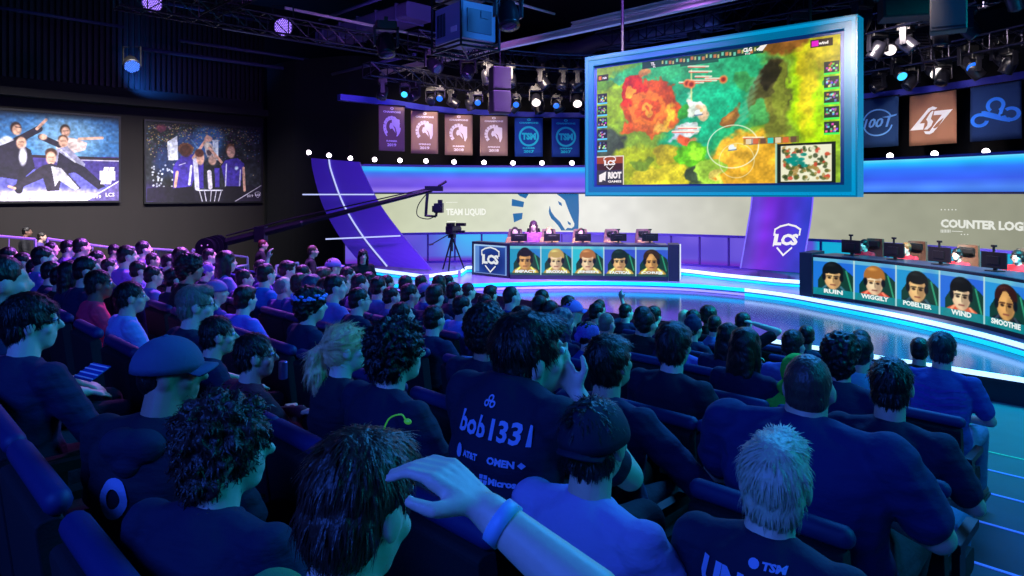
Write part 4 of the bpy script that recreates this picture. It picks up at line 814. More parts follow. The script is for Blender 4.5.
# LED par lamps with dotted lenses
def par(x, y, D, r_, col, tilt, label):
    e = empty('led_par_lamp', at(x, y, D), 0, label, 'lamp'); f = (Vector((0, 0, CAMZ))-e.location).normalized(); f = (f+Vector(tilt)).normalized(); M = f.to_track_quat('Z', 'Y').to_matrix().to_4x4()
    mb = MB(); mb._rings([Vector((0, 0, z)) for z in (-.3, -.28, -.1, 0, .02)], [r_*k for k in (.5, .8, 1, 1.12, 1.12)], [r_*k for k in (.5, .8, 1, 1.12, 1.12)], 20, Vector((0, 0, 1))); h = mb.build('housing', black, e, smooth=True, mw=M)
    mb = MB(); mb._rings([Vector((0, 0, .021)), Vector((0, 0, .025))], [r_*1.0]*2, [r_*1.0]*2, 20, Vector((0, 0, 1))); mb.build('lens_plate', em('par_plate_%d' % col[0], [v*.6 for v in col], 1.2), e, mw=M)
    mb = MB(); s_ = r_*.21
    for i in range(-5, 6):
        for j in range(-5, 6):
            a_, b_ = s_*(i+(j % 2)*.5), s_*j*.87
            if math.hypot(a_, b_) < r_*.92: mb.ell((a_, b_, .03), (s_*.36, s_*.36, .012), nu=8, nv=4)
    mb.build('led_dots', em('par_dots_%d' % col[0], [min(255, v*1.0+50) for v in col], 1.7), e, mw=M)
    mb = MB(); mb.tube([(-r_*1.2, 0, 0), (-r_*1.2, 0, .5), (r_*1.2, 0, .5), (r_*1.2, 0, 0)], .02, 6); mb.build('bracket', black, e)
par(152, 3, 15, .20, (120, 84, 255), (0, 0, 0), 'bright violet dotted LED lamp at the top edge, over the dance print')
par(283, 27, 16, .20, (118, 80, 255), (.15, 0, -.1), 'bright violet dotted LED lamp left of the wide duct')
par(132, 66, 18, .19, (20, 84, 255), (.2, 0, -.75), 'blue dotted LED lamp above the gap between the two prints')
# projector cage
o = at(465, 50, 12); E = empty('projector_cage', o, R(45-8), 'hanging double projector in a blue-lit metal cage at the top centre', 'projector')
m_prj = mat('projector_grey', (120, 130, 170), .45); W_ = .78; Dp = .95
for k, z0 in ((0, .08), (1, .86)):
    mb = MB(); mb.rbox((0, 0, z0+.33), (W_-.08, Dp-.06, .62), .03); b_ = mb.build('projector_body', m_prj, E)
    mb = MB(); mb.box((.0, -Dp/2+.025, z0+.33), (.5, .02, .4)).box((.1, -Dp/2+.01, z0+.45), (.16, .02, .12)); mb.build('service_panel', mat('panel_navy', (40, 46, 90), .4), b_)
    mb = MB(); mb.box((-W_/2+.035, -.2, z0+.2), (.02, .18, .1)); mb.build('name_plate', mat('plate_white', (200, 200, 215), .5), b_)
    mb = MB()
    for i in range(6): mb.box((-W_/2+.036, .1+i*.05, z0+.33), (.012, .02, .4))
    mb.build('vent_grille', black, b_)
mb = MB()
for sx_ in (-1, 1):
    for sy in (-1, 1): mb.tube([(sx_*W_/2, sy*Dp/2, -.05), (sx_*W_/2, sy*Dp/2, 2.6)], .022, 6)
for z0 in (-.04, .04, .78, 1.56):
    for sx_ in (-1, 1): mb.tube([(sx_*W_/2, -Dp/2, z0), (sx_*W_/2, Dp/2, z0)], .022, 6)
    for sy in (-1, 1): mb.tube([(-W_/2, sy*Dp/2, z0), (W_/2, sy*Dp/2, z0)], .022, 6)
mb.tube([(-W_/2, -Dp/2, -.04), (W_/2, Dp/2, -.04)], .015, 6); mb.build('cage_frame', m_tr, E)
mb = MB(); mb._rings([Vector((.0, Dp/2+i*.04, .42)) for i in range(5)], [.12, .12, .10, .10, .09], [.12, .12, .10, .10, .09], 16, Vector((0, 1, 0))); mb.build('lens', black, E, smooth=True)
# loudspeakers
def spk(x, y, D, w_, h_, d_, rz, label, n_=1):
    e = empty('hanging_loudspeaker', at(x, y, D), rz, label, 'loudspeaker')
    for i in range(n_):
        mb = MB(); mb.box((0, 0, -i*h_*1.03), (w_, d_, h_)); b_ = mb.build('cabinet', mat('speaker_black', (5, 5, 8), .6), e, bevel=.02)
        mb = MB(); mb.box((0, -d_/2-.006, -i*h_*1.03), (w_*.9, .012, h_*.86)); mb.build('grille', mat('speaker_grille', (7, 7, 11), .7, bump=.3, bs=200), b_)
    mb = MB(); mb.tube([(0, 0, h_/2), (0, 0, 3)], .015, 6); mb.build('hanging_cable', dark, e)
spk(500, 79, 15, .42, .50, .3, .4, 'slim dark loudspeaker pair hanging right below the projector cage', 2)
spk(907, 8, 12, .85, .4, .5, -.3, 'wide dim blue loudspeaker cabinet at the top edge right of the game screen')
spk(948, 2, 9.5, .44, .85, .3, -.55, 'tall black loudspeaker in the top right corner beside the wide cabinet')

# ================================================================ CAMERAS, RAILS, MONITORS
mdk = mat('camera_black', (18, 18, 30), .4, .2)
Aj, Bj = at(205, 247.5, 15.0), at(432, 190, 16.0); dj = (Bj-Aj).normalized(); E = empty('camera_jib', (at(262, 233, 15.25).x, 15.25, .2), 0, 'long black camera jib crane reaching over the audience to the stage', 'camera crane'); M = Matrix.Translation(-E.location)
def T(o_): return o_
Ap = Aj+dj*.45; up = Vector((0, 0, 1))
mb = MB()
mb.tube([Ap, Ap.lerp(Bj, .35), Ap.lerp(Bj, .36), Bj], [.085, .08, .06, .05], 8); mb.tube([Ap+up*.14, Ap.lerp(Bj, .3)+up*.16, Bj+up*.06], [.02, .02, .015], 6); mb.build('boom', mdk, E, mw=M)
cwp = Aj+Vector((.05, 0, .0)); mb = MB()
for i in range(4):
    c_ = cwp+dj*(-.05+.09*i); mb._rings([c_, c_+Vector((0, -1, 0))*.001+Vector((0, .05, 0))], [.22, .22], [.22, .22], 20, Vector((0, 1, 0)))
mb._rings([cwp+Vector((.0, -.12, 0)), cwp+Vector((0, .25, 0))], [.2, .2], [.2, .2], 20, Vector((0, 1, 0)))
cw_ = mb.build('counterweight', mdk, E, mw=M)
mb = MB()
for a_, b_ in ((-.07, .05), (.06, .06), (0, -.08), (.08, -.04)): mb.ell(cwp+Vector((a_, -.13, b_)), (.018, .01, .018), nu=8, nv=5)
mb.build('bolt', m_pale, cw_)
pv = Aj.lerp(Bj, .235); mb = MB(); mb.box(pv-up*.02, (.22, .26, .34)); mb.tube([pv-up*.1, Vector((pv.x, pv.y, .75))], .06, 8); mb.build('pivot_post', mdk, E, mw=M)
for k in range(3):
    t = R(90+120*k); mb = MB(); mb.tube([(pv.x, pv.y, 1.0), (pv.x+.75*math.cos(t), pv.y+.75*math.sin(t), .02)], .03, 6); mb.build('leg', mdk, E, mw=M)
# tip: short uprights, remote head and camera
tip = Bj; mb = MB(); mb.box(tip+dj*.05+up*.02, (.42, .14, .12), I4); mb.tube([tip+dj*.15+up*.05, tip+dj*.35+up*.12], .03, 6); mb.tube([tip-dj*.1, tip+Vector((-.12, -.05, -.3)), tip+Vector((-.14, -.05, -.62))], .035, 6); mb.tube([tip+Vector((-.14, -.05, -.6)), tip+Vector((.1, -.05, -.62))], .03, 6); mb.tube([tip+Vector((.1, -.05, -.62)), tip+Vector((.12, -.05, -.45))], .03, 6); mb.build('remote_head', mdk, E, mw=M)
mb = MB(); c_ = tip+Vector((.17, -.08, -.42)); mb.box(c_, (.2, .34, .22)); mb._rings([c_+Vector((.0, -.17, 0)), c_+Vector((0, -.36, 0))], [.07, .085], [.07, .085], 12, Vector((0, 1, 0))); mb.box(c_+Vector((.02, .1, .15)), (.1, .14, .08)).box(c_+Vector((-.12, 0, -.02)), (.06, .2, .14)); mb.build('camera_body', mdk, E, mw=M)
mb = MB(); mb.tube(spline([tip+Vector((-.1, 0, -.05)), tip+Vector((-.32, 0, -.35)), tip+Vector((-.34, 0, -.6)), tip+Vector((-.1, 0, -.68)), tip+Vector((.1, 0, -.6))], 5), .012, 5); mb.build('cable', mdk, E, mw=M)
# tripod camera on the stage
o = at(452, 268.5, 17.9); o.z = .72; E = empty('broadcast_camera', o, R(-20), 'broadcast camera on a tall tripod, left of the left player desk on the stage', 'camera')
tp = MB(); tp.box((0, 0, .90), (.16, .16, .1)); tp.tube([(0, 0, .5), (0, 0, .92)], .03, 8); tp.build('tripod_head', mdk, E)
for k in range(3):
    t = R(40+120*k); mb = MB(); mb.tube([(0, 0, .88), (.34*math.cos(t), .34*math.sin(t), .01)], [.028, .02], 6); mb.build('leg', mdk, E)
mb = MB(); mb.tube([(.2*math.cos(R(40+120*k)), .2*math.sin(R(40+120*k)), .35) for k in (0, 1, 2, 0)], .01, 5); mb.build('spreader', mdk, E)
mb = MB(); mb.box((0, 0, 1.06), (.2, .38, .2)).box((-.03, -.02, 1.2), (.14, .26, .09)); mb._rings([Vector((0, .17, 1.07)), Vector((0, .42, 1.07))], [.08, .09], [.08, .09], 14, Vector((0, 1, 0))); mb.build('camera_body', mdk, E, bevel=.01)
mb = MB(); mb.box((.2, .12, 1.2), (.26, .1, .08)).box((.24, .0, 1.02), (.24, .08, .06)); mb.build('viewfinder', mdk, E); mb = MB(); mb.tube([(0, -.2, .95), (-.3, -.55, .72)], .015, 6); mb.tube([(-.28, -.53, .72), (-.36, -.6, .7)], .025, 6); mb.build('pan_bar', mdk, E)
# monitors on the desks
mm = mat('monitor_black', (14, 12, 20), .35)
def monitor(x, yb, D, w_, h_, rz, zt, label, mic=True):
    k = (x-512)/F; e = empty('monitor', (k*D, D, zt), rz, label, 'monitor')
    mb = MB(); mb.box((0, 0, h_/2+.05), (w_, .035, h_)); mb.box((0, -.025, h_/2+.05), (w_*.5, .03, h_*.5)); mb.build('screen', mm, e, bevel=.006)
    mb = MB(); mb.box((0, .03, .09), (.05, .04, .18)).box((0, .02, .008), (.22, .18, .016)); mb.build('stand', mm, e)
    if mic:
        mb = MB(); mb.box((.0, -.005, h_+.09), (.025, .03, .10)).box((0, -.0, h_+.15), (.08, .04, .035)); mb.build('camera_mount', mm, e)
for i, x in enumerate((519, 552, 583, 618.5, 650)): monitor(x, 243, 17.75, .42, .20, R(3), 1.445, 'black desktop monitor seen from behind on the left desk, %s from its shield end' % WORD[i+1])
for i, (x, D) in enumerate(((851, 14.25), (894, 13.3), (939.5, 12.35), (994, 11.3), (1046, 10.6))): monitor(x, 262, D, .44, .27, R(-65+i*-3), 1.44, 'black desktop monitor with red glow on the right desk, %s from its left end' % WORD[i+1])
# railings
m_rail = mat('rail_white', (190, 190, 215), .5)
def railing(a, b, ht, za, zb, label, brace=False, step=.11, m=m_rail):
    a = Vector((a.x, a.y, za)); b = Vector((b.x, b.y, zb)); o = a; e = empty('guard_rail', o, 0, label, 'railing'); M = Matrix.Translation(-o); L = (b-a).length; U = Vector((0, 0, ht))
    mb = MB(); mb.tube([a+U, b+U], .028, 6); mb.build('top_rail', m, e, mw=M); mb = MB(); mb.tube([a+U*(.7 if brace else .1), b+U*(.7 if brace else .1)], .02, 6); mb.build('lower_rail', m, e, mw=M)
    for t in (0, 1): mb = MB(); p_ = a.lerp(b, t); mb.tube([p_, p_+U], .028, 6); mb.build('post', m, e, mw=M)
    mb = MB(); n_ = max(2, int(L/step))
    for i in range(1, n_):
        p_ = a.lerp(b, i/n_)
        if brace: q = a.lerp(b, (i+(1 if i % 2 else -1)*.5)/n_); mb.tube([p_+U*.7, q+U], .012, 5)
        else: mb.tube([p_+U*.1, p_+U], .010, 4)
    mb.build('balusters', m, e, mw=M)
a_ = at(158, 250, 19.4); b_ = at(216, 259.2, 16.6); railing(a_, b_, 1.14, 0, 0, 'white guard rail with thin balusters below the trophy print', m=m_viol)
f = lambda p_: uv(16.3, p_)
for i, (p0, p1) in enumerate(((1.2, 2.9), (3.1, 4.3), (4.6, 5.6), (5.9, 7.2))): railing(f(p0), f(p1), 1.05, tread_z(p0-.3), tread_z(p1-.3), 'pale guard rail behind the far left audience, %s from the left' % WORD[i+1], False, .4)
a_ = at(276, 266, 15.2); b_ = at(298, 265, 15.9); railing(a_, b_, 1.12, 0, 0, 'white braced barrier section left of the standing guard', True, .16)
a_ = at(310, 270, 15.2); b_ = at(327, 268.3, 15.6); railing(a_, b_, 1.05, 0, 0, 'white braced barrier section right of the standing guard', True, .16)
a_ = at(236, 265, 15.0); b_ = at(248, 262.5, 15.4); railing(a_, b_, 1.12, 0, 0, 'white braced barrier section under the jib arm', True, .16)
# foldback monitor silhouettes on the floor by the stage front
for i, (x, y, lb) in enumerate(((676, 329, 'black floor wedge loudspeaker before the stage, left of the pair'), (640, 330, 'black floor wedge loudspeaker before the stage, beside the bun hairdo'))):
    pass
# ================================================================ SEATS
m_seat = mat('seat_fabric', (10, 12, 26), .85, bump=.15, bs=120); m_roll = mat('seat_roll', (20, 34, 96), .6, bump=.05, bs=60); m_shell = mat('seat_shell', (8, 9, 18), .5)
def mk_seat():
    r = empty('theatre_seat'); T_ = Matrix.Rotation(R(7), 4, 'X')
    mb = MB(); mb.rbox((0, -.20, .62), (.53, .07, .52), .02, T_, ax=0); mb.build('backrest', m_seat, r, bevel=.01)
    mb = MB(); mb.cap((-.248, -.285, .885), (.248, -.285, .885), .036, .036, 12); mb.build('padded_top', m_roll, r, smooth=True)
    mb = MB(); mb.rbox((0, .06, .40), (.50, .46, .11), .04, ax=0); mb.build('seat_cushion', m_seat, r)
    for s_ in (-1, 1): mb = MB(); mb.rbox((s_*.265, .02, .60), (.045, .34, .04), .012, ax=0).box((s_*.265, -.08, .40), (.03, .10, .38)); mb.build('armrest', m_shell, r)
    mb = MB(); mb.box((0, -.06, .17), (.12, .16, .34)).box((0, -.06, .012), (.34, .3, .024)); mb.build('pedestal', m_shell, r)
    return r
# ================================================================ PEOPLE
FZ = .0
def bm(name, me, m, parent, mw=None):
    if len(me.materials) == 0: me.materials.append(m)
    o = bpy.data.objects.new(name, me); COL.objects.link(o); o.parent = parent
    o.material_slots[0].link = 'OBJECT'; o.material_slots[0].material = m
    if mw is not None: o.matrix_basis = mw
    return o
def hand(mb, wr, dr, up, s=1.0, curl=.5, side=1, fr=.0085):
    wr = Vector(wr); d = Vector(dr).normalized(); u = Vector(up); u = (u-d*u.dot(d)).normalized(); r = d.cross(u)*side
    for k in (-1, -.33, .33, 1): mb.cap(wr+d*.01+r*k*.014*s, wr+d*.085*s+r*k*.028*s, .015*s, .0125*s, 8)
    for k, L in ((-1, .062), (-.33, .076), (.33, .082), (1, .072)):
        p0 = wr+d*.088*s+r*k*.029*s; d1 = (d-u*curl*.9).normalized(); d2 = (d-u*curl*2.4).normalized(); p1 = p0+d1*L*.5*s; p2 = p1+d2*L*.5*s
        mb.cap(p0, p1, fr*s*1.1, fr*s, 8); mb.cap(p1, p2, fr*s, fr*s*.85, 8)
    t0 = wr+d*.03*s+r*.026*s; t1 = t0+(d*.5+r*.8-u*.2).normalized()*.042*s; t2 = t1+(d*.9+r*.25-u*.4*curl).normalized()*.034*s
    mb.cap(t0, t1, .014*s, .0115*s, 8); mb.cap(t1, t2, .0112*s, .009*s, 8)
def ROT(h): return Matrix.Rotation(R(h[0]), 4, 'Z') @ Matrix.Rotation(R(h[1]), 4, 'X') @ Matrix.Rotation(R(h[2]), 4, 'Y')
PRE = {'lap': (((-.26, .06, .70), (-.11, .30, .62)), ((.26, .06, .70), (.11, .30, .62))),
       'cross': (((-.27, .10, .72), (.07, .23, .80)), ((.27, .10, .72), (-.07, .25, .77))),
       'chin': (((-.26, .10, .70), (.05, .28, .66)), ((.20, .26, .72), (.05, .15, .99))),
       'clap': (((-.25, .06, .70), (-.05, .24, .88)), ((.25, .06, .70), (.05, .24, .90))),
       'lean': (((-.26, .26, .66), (-.06, .42, .60)), ((.26, .26, .66), (.06, .42, .60))),
       'raise': (((-.25, .10, .72), (-.08, .32, .70)), ((.34, .06, 1.12), (.30, .14, 1.40))),
       'wave': (((-.25, .10, .72), (-.08, .32, .70)), ((.36, .16, 1.00), (.24, .20, 1.26))),
       'behind': (((-.25, .10, .72), (-.08, .32, .70)), ((.38, .05, 1.10), (.14, -.02, 1.16))),
       'stand': (((-.25, -.02, .68), (-.26, .06, .44)), ((.25, -.02, .68), (.26, .06, .44))),
       'desk': (((-.25, .16, .72), (-.14, .42, .74)), ((.25, .16, .72), (.14, .42, .74)))}
def geom(pose='lap', head=(0, 0, 0), w=1.0, lean=0, sleeve='short', vox=.013, stand=False, arms=None, belly=0, hs=1.0, hy=0, hz=0, vs=None, lap_hand=True):
    """body, top and trousers of one figure, each one continuous surface; facing +Y, floor at z = 0"""
    arms = arms or PRE[pose]; dz = .42 if stand else 0; LR = Matrix.Translation((0, 0, .5+dz)) @ Matrix.Rotation(R(-lean), 4, 'X') @ Matrix.Translation((0, 0, -.5))
    t = lambda p: LR @ Vector(p); d_ = Vector((0, 0, dz)); ta = lambda p: Vector(p)+d_ if arms is PRE.get(pose) else Vector(p)
    tors = [((0, 0, .44), .15*w, .11), ((0, -.02, .52), .168*w, .122+belly), ((0, -.045+belly*.4, .66), .150*w, .112+belly), ((0, -.055, .80), .168*w, .112+belly*.6), ((0, -.05, .89), .178*w, .100+belly*.3), ((0, -.045, .945), .145*w, .078), ((0, -.04, .985), .075, .06)]
    hc = t((0, .005+hy, 1.145+hz)); MH = Matrix.Translation(hc) @ ROT(head) @ Matrix.Scale(hs, 4)
    b = MB(); b.loft([(t(c), x*.93, y*.93) for c, x, y in tors])
    b.cap(t((0, -.04, .95)), hc+Vector((0, -.02, -.055)), .062+.012*(w-1), .056+.02*(w-1), 14)
    b.ell((0, -.012, .022), (.074, .094, .096), MH).ell((0, .022, -.035), (.060, .070, .092), MH).ell((0, .045, -.088), (.040, .040, .034), MH)
    H = lambda p: MH @ Vector(p)
    b.cap(H((0, .080, .018)), H((0, .108, -.024)), .009*hs, .0145*hs, 8).ell((0, .098, -.03), (.017, .012, .010), MH).cap(H((-.032, .078, .028)), H((.032, .078, .028)), .011*hs, .011*hs, 8)
    b.cap(H((-.016, .084, -.058)), H((.016, .084, -.058)), .0085*hs, .0085*hs, 8).cap(H((-.014, .082, -.071)), H((.014, .082, -.071)), .0085*hs, .0085*hs, 8)
    for s_ in (-1, 1): b.ell((s_*.076, -.006, -.012), (.010, .022, .032), MH).ell((s_*.040, .055, -.03), (.022, .025, .024), MH)
    c = MB(); c.loft([(t(q), x*1.03+.012, y*1.03+.012) for q, x, y in tors[:-1]]+[(t((0, -.035, .985)), .088+.02*(w-1), .074), (t((0, -.03, 1.005)), .074, .064)])
    for s_, (el, ha) in zip((-1, 1), arms):
        sh = t((s_*.172*w, -.05, .930)); el = ta(el); ha = ta(ha)
        el.x = el.x+(s_*(w-1)*.2); fat = (w-1)*.035
        b.cap(sh+Vector((0, 0, -.008)), el, .046+fat, .040+fat*.6).cap(el, ha, .040+fat*.6, .026); b.cap(t((0, -.045, .975)), t((s_*.13*w, -.05, .925)), .038, .038)
        fd = (ha-el).normalized()
        upv = Vector((0, 0, 1)) if abs(fd.z) < .8 else Vector((0, -1, .1))
        if sleeve != 'mitt': hand(b, ha, fd, upv, 1.0, .5, s_)
        c.cap(t((0, -.045, .975)), t((s_*.13*w, -.05, .935)), .052, .060)
        if sleeve == 'long': c.cap(sh, el, .066+fat, .054+fat).cap(el, ha, .054+fat, .038)
        elif sleeve == 'none': pass
        else: m_ = sh.lerp(el, .72); c.cap(sh, m_, .066+fat, .062+fat)
    p = MB(); p.loft([(Vector((0, 0, .43))+d_, .178*w, .13), (Vector((0, -.0, .50))+d_, .182*w, .135+belly*.6), (Vector((0, -.02, .58))+d_, .168*w, .128+belly*.6)])
    feet = []
    for s_ in (-1, 1):
        hp = Vector((s_*.09*w, .02, .50))+d_; kn = Vector((s_*.10, .02, .50)) if stand else Vector((s_*.13*w, .44, .50)); an = Vector((s_*.11, 0, .10)) if stand else Vector((s_*.13, .46, .10))
        b.cap(hp, kn, .075*w, .05).cap(kn, an, .05, .034); b.cap(an, an+Vector((0, .14, -.05)), .035, .028)
        p.cap(hp, kn, .092*w, .066).cap(kn, an+Vector((0, 0, .02)), .066, .052); feet.append(an)
    f = MB()
    me_b = blob(b, vox, 3, name='body'); me_c = blob(c, vox, 5, .006 if vox > .01 else .010, 9, name='shirt', dstretch=(1, 1.2, 2.2)); me_p = blob(p, max(vox, .012), 5, .006, 8, name='trousers')
    sh_ = []
    for an in feet:
        f = MB(); f.cap(an+Vector((0, -.03, -.05)), an+Vector((0, .16, -.065)), .045, .036, 10).box(an+Vector((0, .06, -.095)), (.085, .26, .02)); sh_.append(f.mesh('shoe'))
    return dict(b=me_b, c=me_c, p=me_p, s=sh_, MH=MH)
# hair, in the frame of the head (centre of the skull at 0, nose to +Y)
def strands(me, n, L, wd, seed, whorl=(0, -.05, .13), lift=.006, frizz=.35):
    rn = random.Random(seed); vs = [v.co.copy() for v in me.vertices]; ns = [v.normal.copy() for v in me.vertices]; mb = MB(); W = Vector(whorl)
    for _ in range(n):
        i = rn.randrange(len(vs)); p = vs[i].copy(); nn = ns[i]
        if nn.length < .5: continue
        d = (p-W); d = d-nn*d.dot(nn)
        if d.length < 1e-4: continue
        d.normalize(); d = (d+Vector((rn.uniform(-1, 1), rn.uniform(-1, 1), rn.uniform(-1, .4)))*frizz); d = (d-nn*d.dot(nn)*.85).normalized(); sd = d.cross(nn).normalized()
        l = L*rn.uniform(.5, 1.2); q = wd*rn.uniform(.6, 1.4); a = p-nn*.002; m_ = p+d*l*.5+nn*lift*rn.uniform(.2, 1.4); e = p+d*l+nn*lift*rn.uniform(-.8, .8)
        mb.add([a-sd*q, a+sd*q, m_-sd*q*.8, m_+sd*q*.8, e-nn*.002], [(0, 1, 3, 2), (2, 3, 4)])
    k = mb.mesh('h'); b = MB(); b.add([v.co for v in me.vertices], [tuple(x.vertices) for x in me.polygons]); b.add([v.co for v in k.vertices], [tuple(x.vertices) for x in k.polygons])
    o = b.mesh('hair'); o.polygons.foreach_set('use_smooth', [True]*len(o.polygons)); return o
_hair = {}
def hair(st, near=False):
    if (st, near) in _hair: return _hair[(st, near)]
    m_ = MB(); vox = .006 if near else .010; dsp, ds = .006, 60
    top = lambda k=0: m_.ell((0, -.020, .036), (.082+k, .098+k, .090+k)).ell((0, -.048, -.018), (.074+k, .064+k, .072+k))
    if st == 'short': top()
    elif st == 'crop': top(.002); m_.ell((0, .02, .085), (.06, .07, .04)); dsp = .004
    elif st == 'buzz': m_.ell((0, -.018, .028), (.0765, .0905, .0925)).ell((0, -.040, -.015), (.070, .064, .066)); dsp = .001
    elif st == 'messy': top(.006); m_.ell((0, .03, .075), (.066, .066, .042)); dsp, ds = .007, 34
    elif st == 'fringe': top(.008); m_.ell((0, .055, .062), (.066, .040, .030)); dsp, ds = .006, 40
    elif st == 'curly': top(.022); m_.ell((0, -.055, -.06), (.085, .06, .07)).ell((0, .035, .085), (.07, .06, .04)); dsp, ds = .022, 48
    elif st == 'curlylong': top(.022); m_.ell((0, -.055, -.07), (.098, .065, .085)).ell((0, -.05, -.14), (.085, .05, .07)).ell((0, .03, .085), (.07, .06, .045)); dsp, ds = .026, 42
    elif st == 'afro': m_.ell((0, -.025, .045), (.118, .118, .112)).ell((0, -.05, -.02), (.105, .085, .08)); dsp, ds = .010, 70
    elif st in ('long', 'longwave'):
        top(.012); m_.loft([((0, -.05, .03), .092, .07), ((0, -.07, -.08), .10, .06), ((0, -.085, -.18), .105, .045), ((0, -.095, -.27), .085, .03)])
        for s_ in (-1, 1): m_.cap((s_*.075, .0, .0), (s_*.088, -.01, -.17), .03, .022)
        dsp, ds = (.008, 26) if st == 'long' else (.016, 30)
    elif st == 'ponytail': top(.004); m_.cap((0, -.10, .03), (0, -.15, .0), .030, .030).cap((0, -.15, .0), (.0, -.165, -.09), .040, .055).cap((0, -.165, -.09), (0, -.15, -.22), .055, .035).cap((0, -.15, -.22), (0, -.13, -.30), .035, .012); dsp, ds = .010, 34
    elif st == 'bun': top(.008); m_.ell((0, -.09, .085), (.042, .040, .040)); dsp = .008
    elif st == 'sweep': top(.000); m_.ell((.01, .02, .085), (.060, .080, .036)).ell((.0, -.06, .06), (.05, .05, .045)); dsp, ds = .006, 30
    elif st == 'receding': m_.ell((0, -.036, .024), (.080, .086, .080)).ell((0, -.050, -.02), (.074, .062, .07)); dsp = .003
    me = blob(m_, vox, 3, dsp, ds, name='hair')
    if near:
        n_, L, wd = {'buzz': (500, .008, .0012), 'curlylong': (2600, .030, .0022), 'curly': (2200, .028, .0022), 'afro': (2600, .022, .002), 'ponytail': (2200, .07, .0016), 'long': (2200, .08, .0018)}.get(st, (2600, .045, .0017))
        me = strands(me, n_, L, wd, len(st)*7, frizz=1.1 if 'curl' in st or st == 'afro' else .16, lift=.008 if 'curl' in st else .0016, whorl=(0, -.13, .02) if st == 'ponytail' else (0.01, -.055, .14))
    _hair[(st, near)] = me; return me
def wear(kind, root, MH, m1, m2=None):
    """hats and things worn on the head, each a child of the figure"""
    if kind == 'cap' or kind == 'cap_back':
        y = 1 if kind == 'cap' else -1
        mb = MB(); n_ = 20; rows = []
        for j in range(9):
            t = R(j*11.25); rows.append((Vector((0, -.012+.004*y, .012+.112*math.sin(t))), .096*math.cos(t)+.001, .116*math.cos(t)+.001))
        mb._rings([r_[0] for r_ in rows], [r_[1] for r_ in rows], [r_[2] for r_ in rows], n_, Vector((0, 0, 1))); c = mb.build('cap', m1, root, smooth=True, mw=MH)
        mb = MB(); P = []
        for i in range(9):
            a = R(-62+i*15.5); P.append([Vector((.080*math.sin(a)*(1+0*j), y*(.075*math.cos(a)+j*.026*math.cos(a*.62)), .030-.004*j-.010*(math.sin(a)**2)*(1+j*.6))) for j in range(4)])
        mb.slab(P, (0, 0, 1), .005); mb.build('brim', m1, c, smooth=True)
        mb = MB(); mb.ell((0, -.012, .124), (.008, .008, .005)); mb.build('top_button', m1, c)
    elif kind in ('beanie', 'bandana', 'hood'):
        mb = MB()
        if kind == 'hood': mb.ell((0, -.03, .02), (.105, .115, .122)).ell((0, -.06, -.10), (.12, .09, .07))
        elif kind == 'beanie': mb.ell((0, -.02, .04), (.094, .108, .098)).ell((0, -.025, .10), (.06, .07, .06))
        else: mb.ell((0, -.02, .03), (.090, .108, .09)).ell((0, -.11, -.01), (.03, .04, .05))
        bm(kind, blob(mb, .009, 4, .004, 30, name=kind), m1, root, MH)
    elif kind == 'flowers':
        mb = MB(); rn = random.Random(5)
        for i in range(60):
            t = R(i*137.5); zz = .05+.03*rn.random(); rr = .098+.014*rn.random(); c = Vector((rr*math.cos(t), -.02+rr*1.1*math.sin(t), zz)); mb.ell(c, (.013, .013, .010), nu=7, nv=5)
        mb.build('flower_crown', m1, root, smooth=True, mw=MH)
    elif kind == 'headphones':
        mb = MB(); mb.tube([(.088*math.cos(R(a)), -.005, .0+.118*math.sin(R(a))) for a in range(0, 181, 15)], .009, 6); h_ = mb.build('headphone_band', m1, root, smooth=True, mw=MH)
        for s_ in (-1, 1): mb = MB(); mb.ell((s_*.088, -.005, -.01), (.022, .034, .040)); mb.build('ear_cup', m1, h_, smooth=True)
    elif kind == 'glasses':
        mb = MB()
        for s_ in (-1, 1):
            mb.tube([(s_*(.034+.022*math.cos(R(a))), .098, .006+.017*math.sin(R(a))) for a in range(0, 361, 30)], .0022, 5); mb.tube([(s_*.056, .097, .010), (s_*.079, .06, .010), (s_*.080, -.02, .002)], .0022, 5)
        mb.tube([(-.012, .100, .008), (.012, .100, .008)], .002, 5); mb.build('glasses', m1, root, mw=MH)
SKIN = [mat('skin_%d' % i, c, .5, bump=.05, bs=60) for i, c in enumerate(((230, 196, 178), (214, 176, 156), (180, 140, 120), (120, 88, 76), (238, 206, 190)))]
def cloth(c): return mat('cloth_%d_%d_%d' % tuple(c), c, .85, bump=.55, bs=11, stretch=(1, 1, 2.2))
def hairm(c): return mat('hair_%d_%d_%d' % tuple(c), c, .42, bump=.4, bs=90, stretch=(1, 1, .3))
m_eye = mat('eye_white', (225, 225, 225), .2); m_iris = mat('iris_dark', (30, 20, 15), .2); JE = cloth((20, 26, 52)); m_shoe = mat('shoe_dark', (30, 30, 36), .6)
def person(g, loc, rz, label, skin=0, hst='short', hc=(22, 17, 16), top=(14, 16, 40), legs=(22, 26, 44), near=False, s=1.0, wears=(), topname='shirt', grp=None, name='person', shoes=False, mirror=False, cat='person', dm=False):
    r = empty(name, loc, rz, label, cat, grp); r.scale = (-s if mirror else s, s, s)
    bm('body', g['b'], SKIN[skin], r); bm(topname, g['c'], cloth(top), r); bm('trousers', g['p'], cloth(legs), r)
    if shoes:
        for me in g['s']: bm('shoe', me, m_shoe, r)
    MH = g['MH']
    if hst: bm('hair', hair(hst, near), hairm(hc), r, MH)
    if near:
        for s_ in (-1, 1):
            mb = MB(); mb.ell((s_*.031, .083, .006), (.013, .010, .011)); e_ = mb.build('eye', m_eye, r, smooth=True, mw=MH)
            mb = MB(); mb.ell((s_*.032, .0905, .005), (.006, .004, .006)); mb.build('iris', m_iris, e_, smooth=True)
    for k in wears: wear(k[0], r, MH, k[1])
    return r
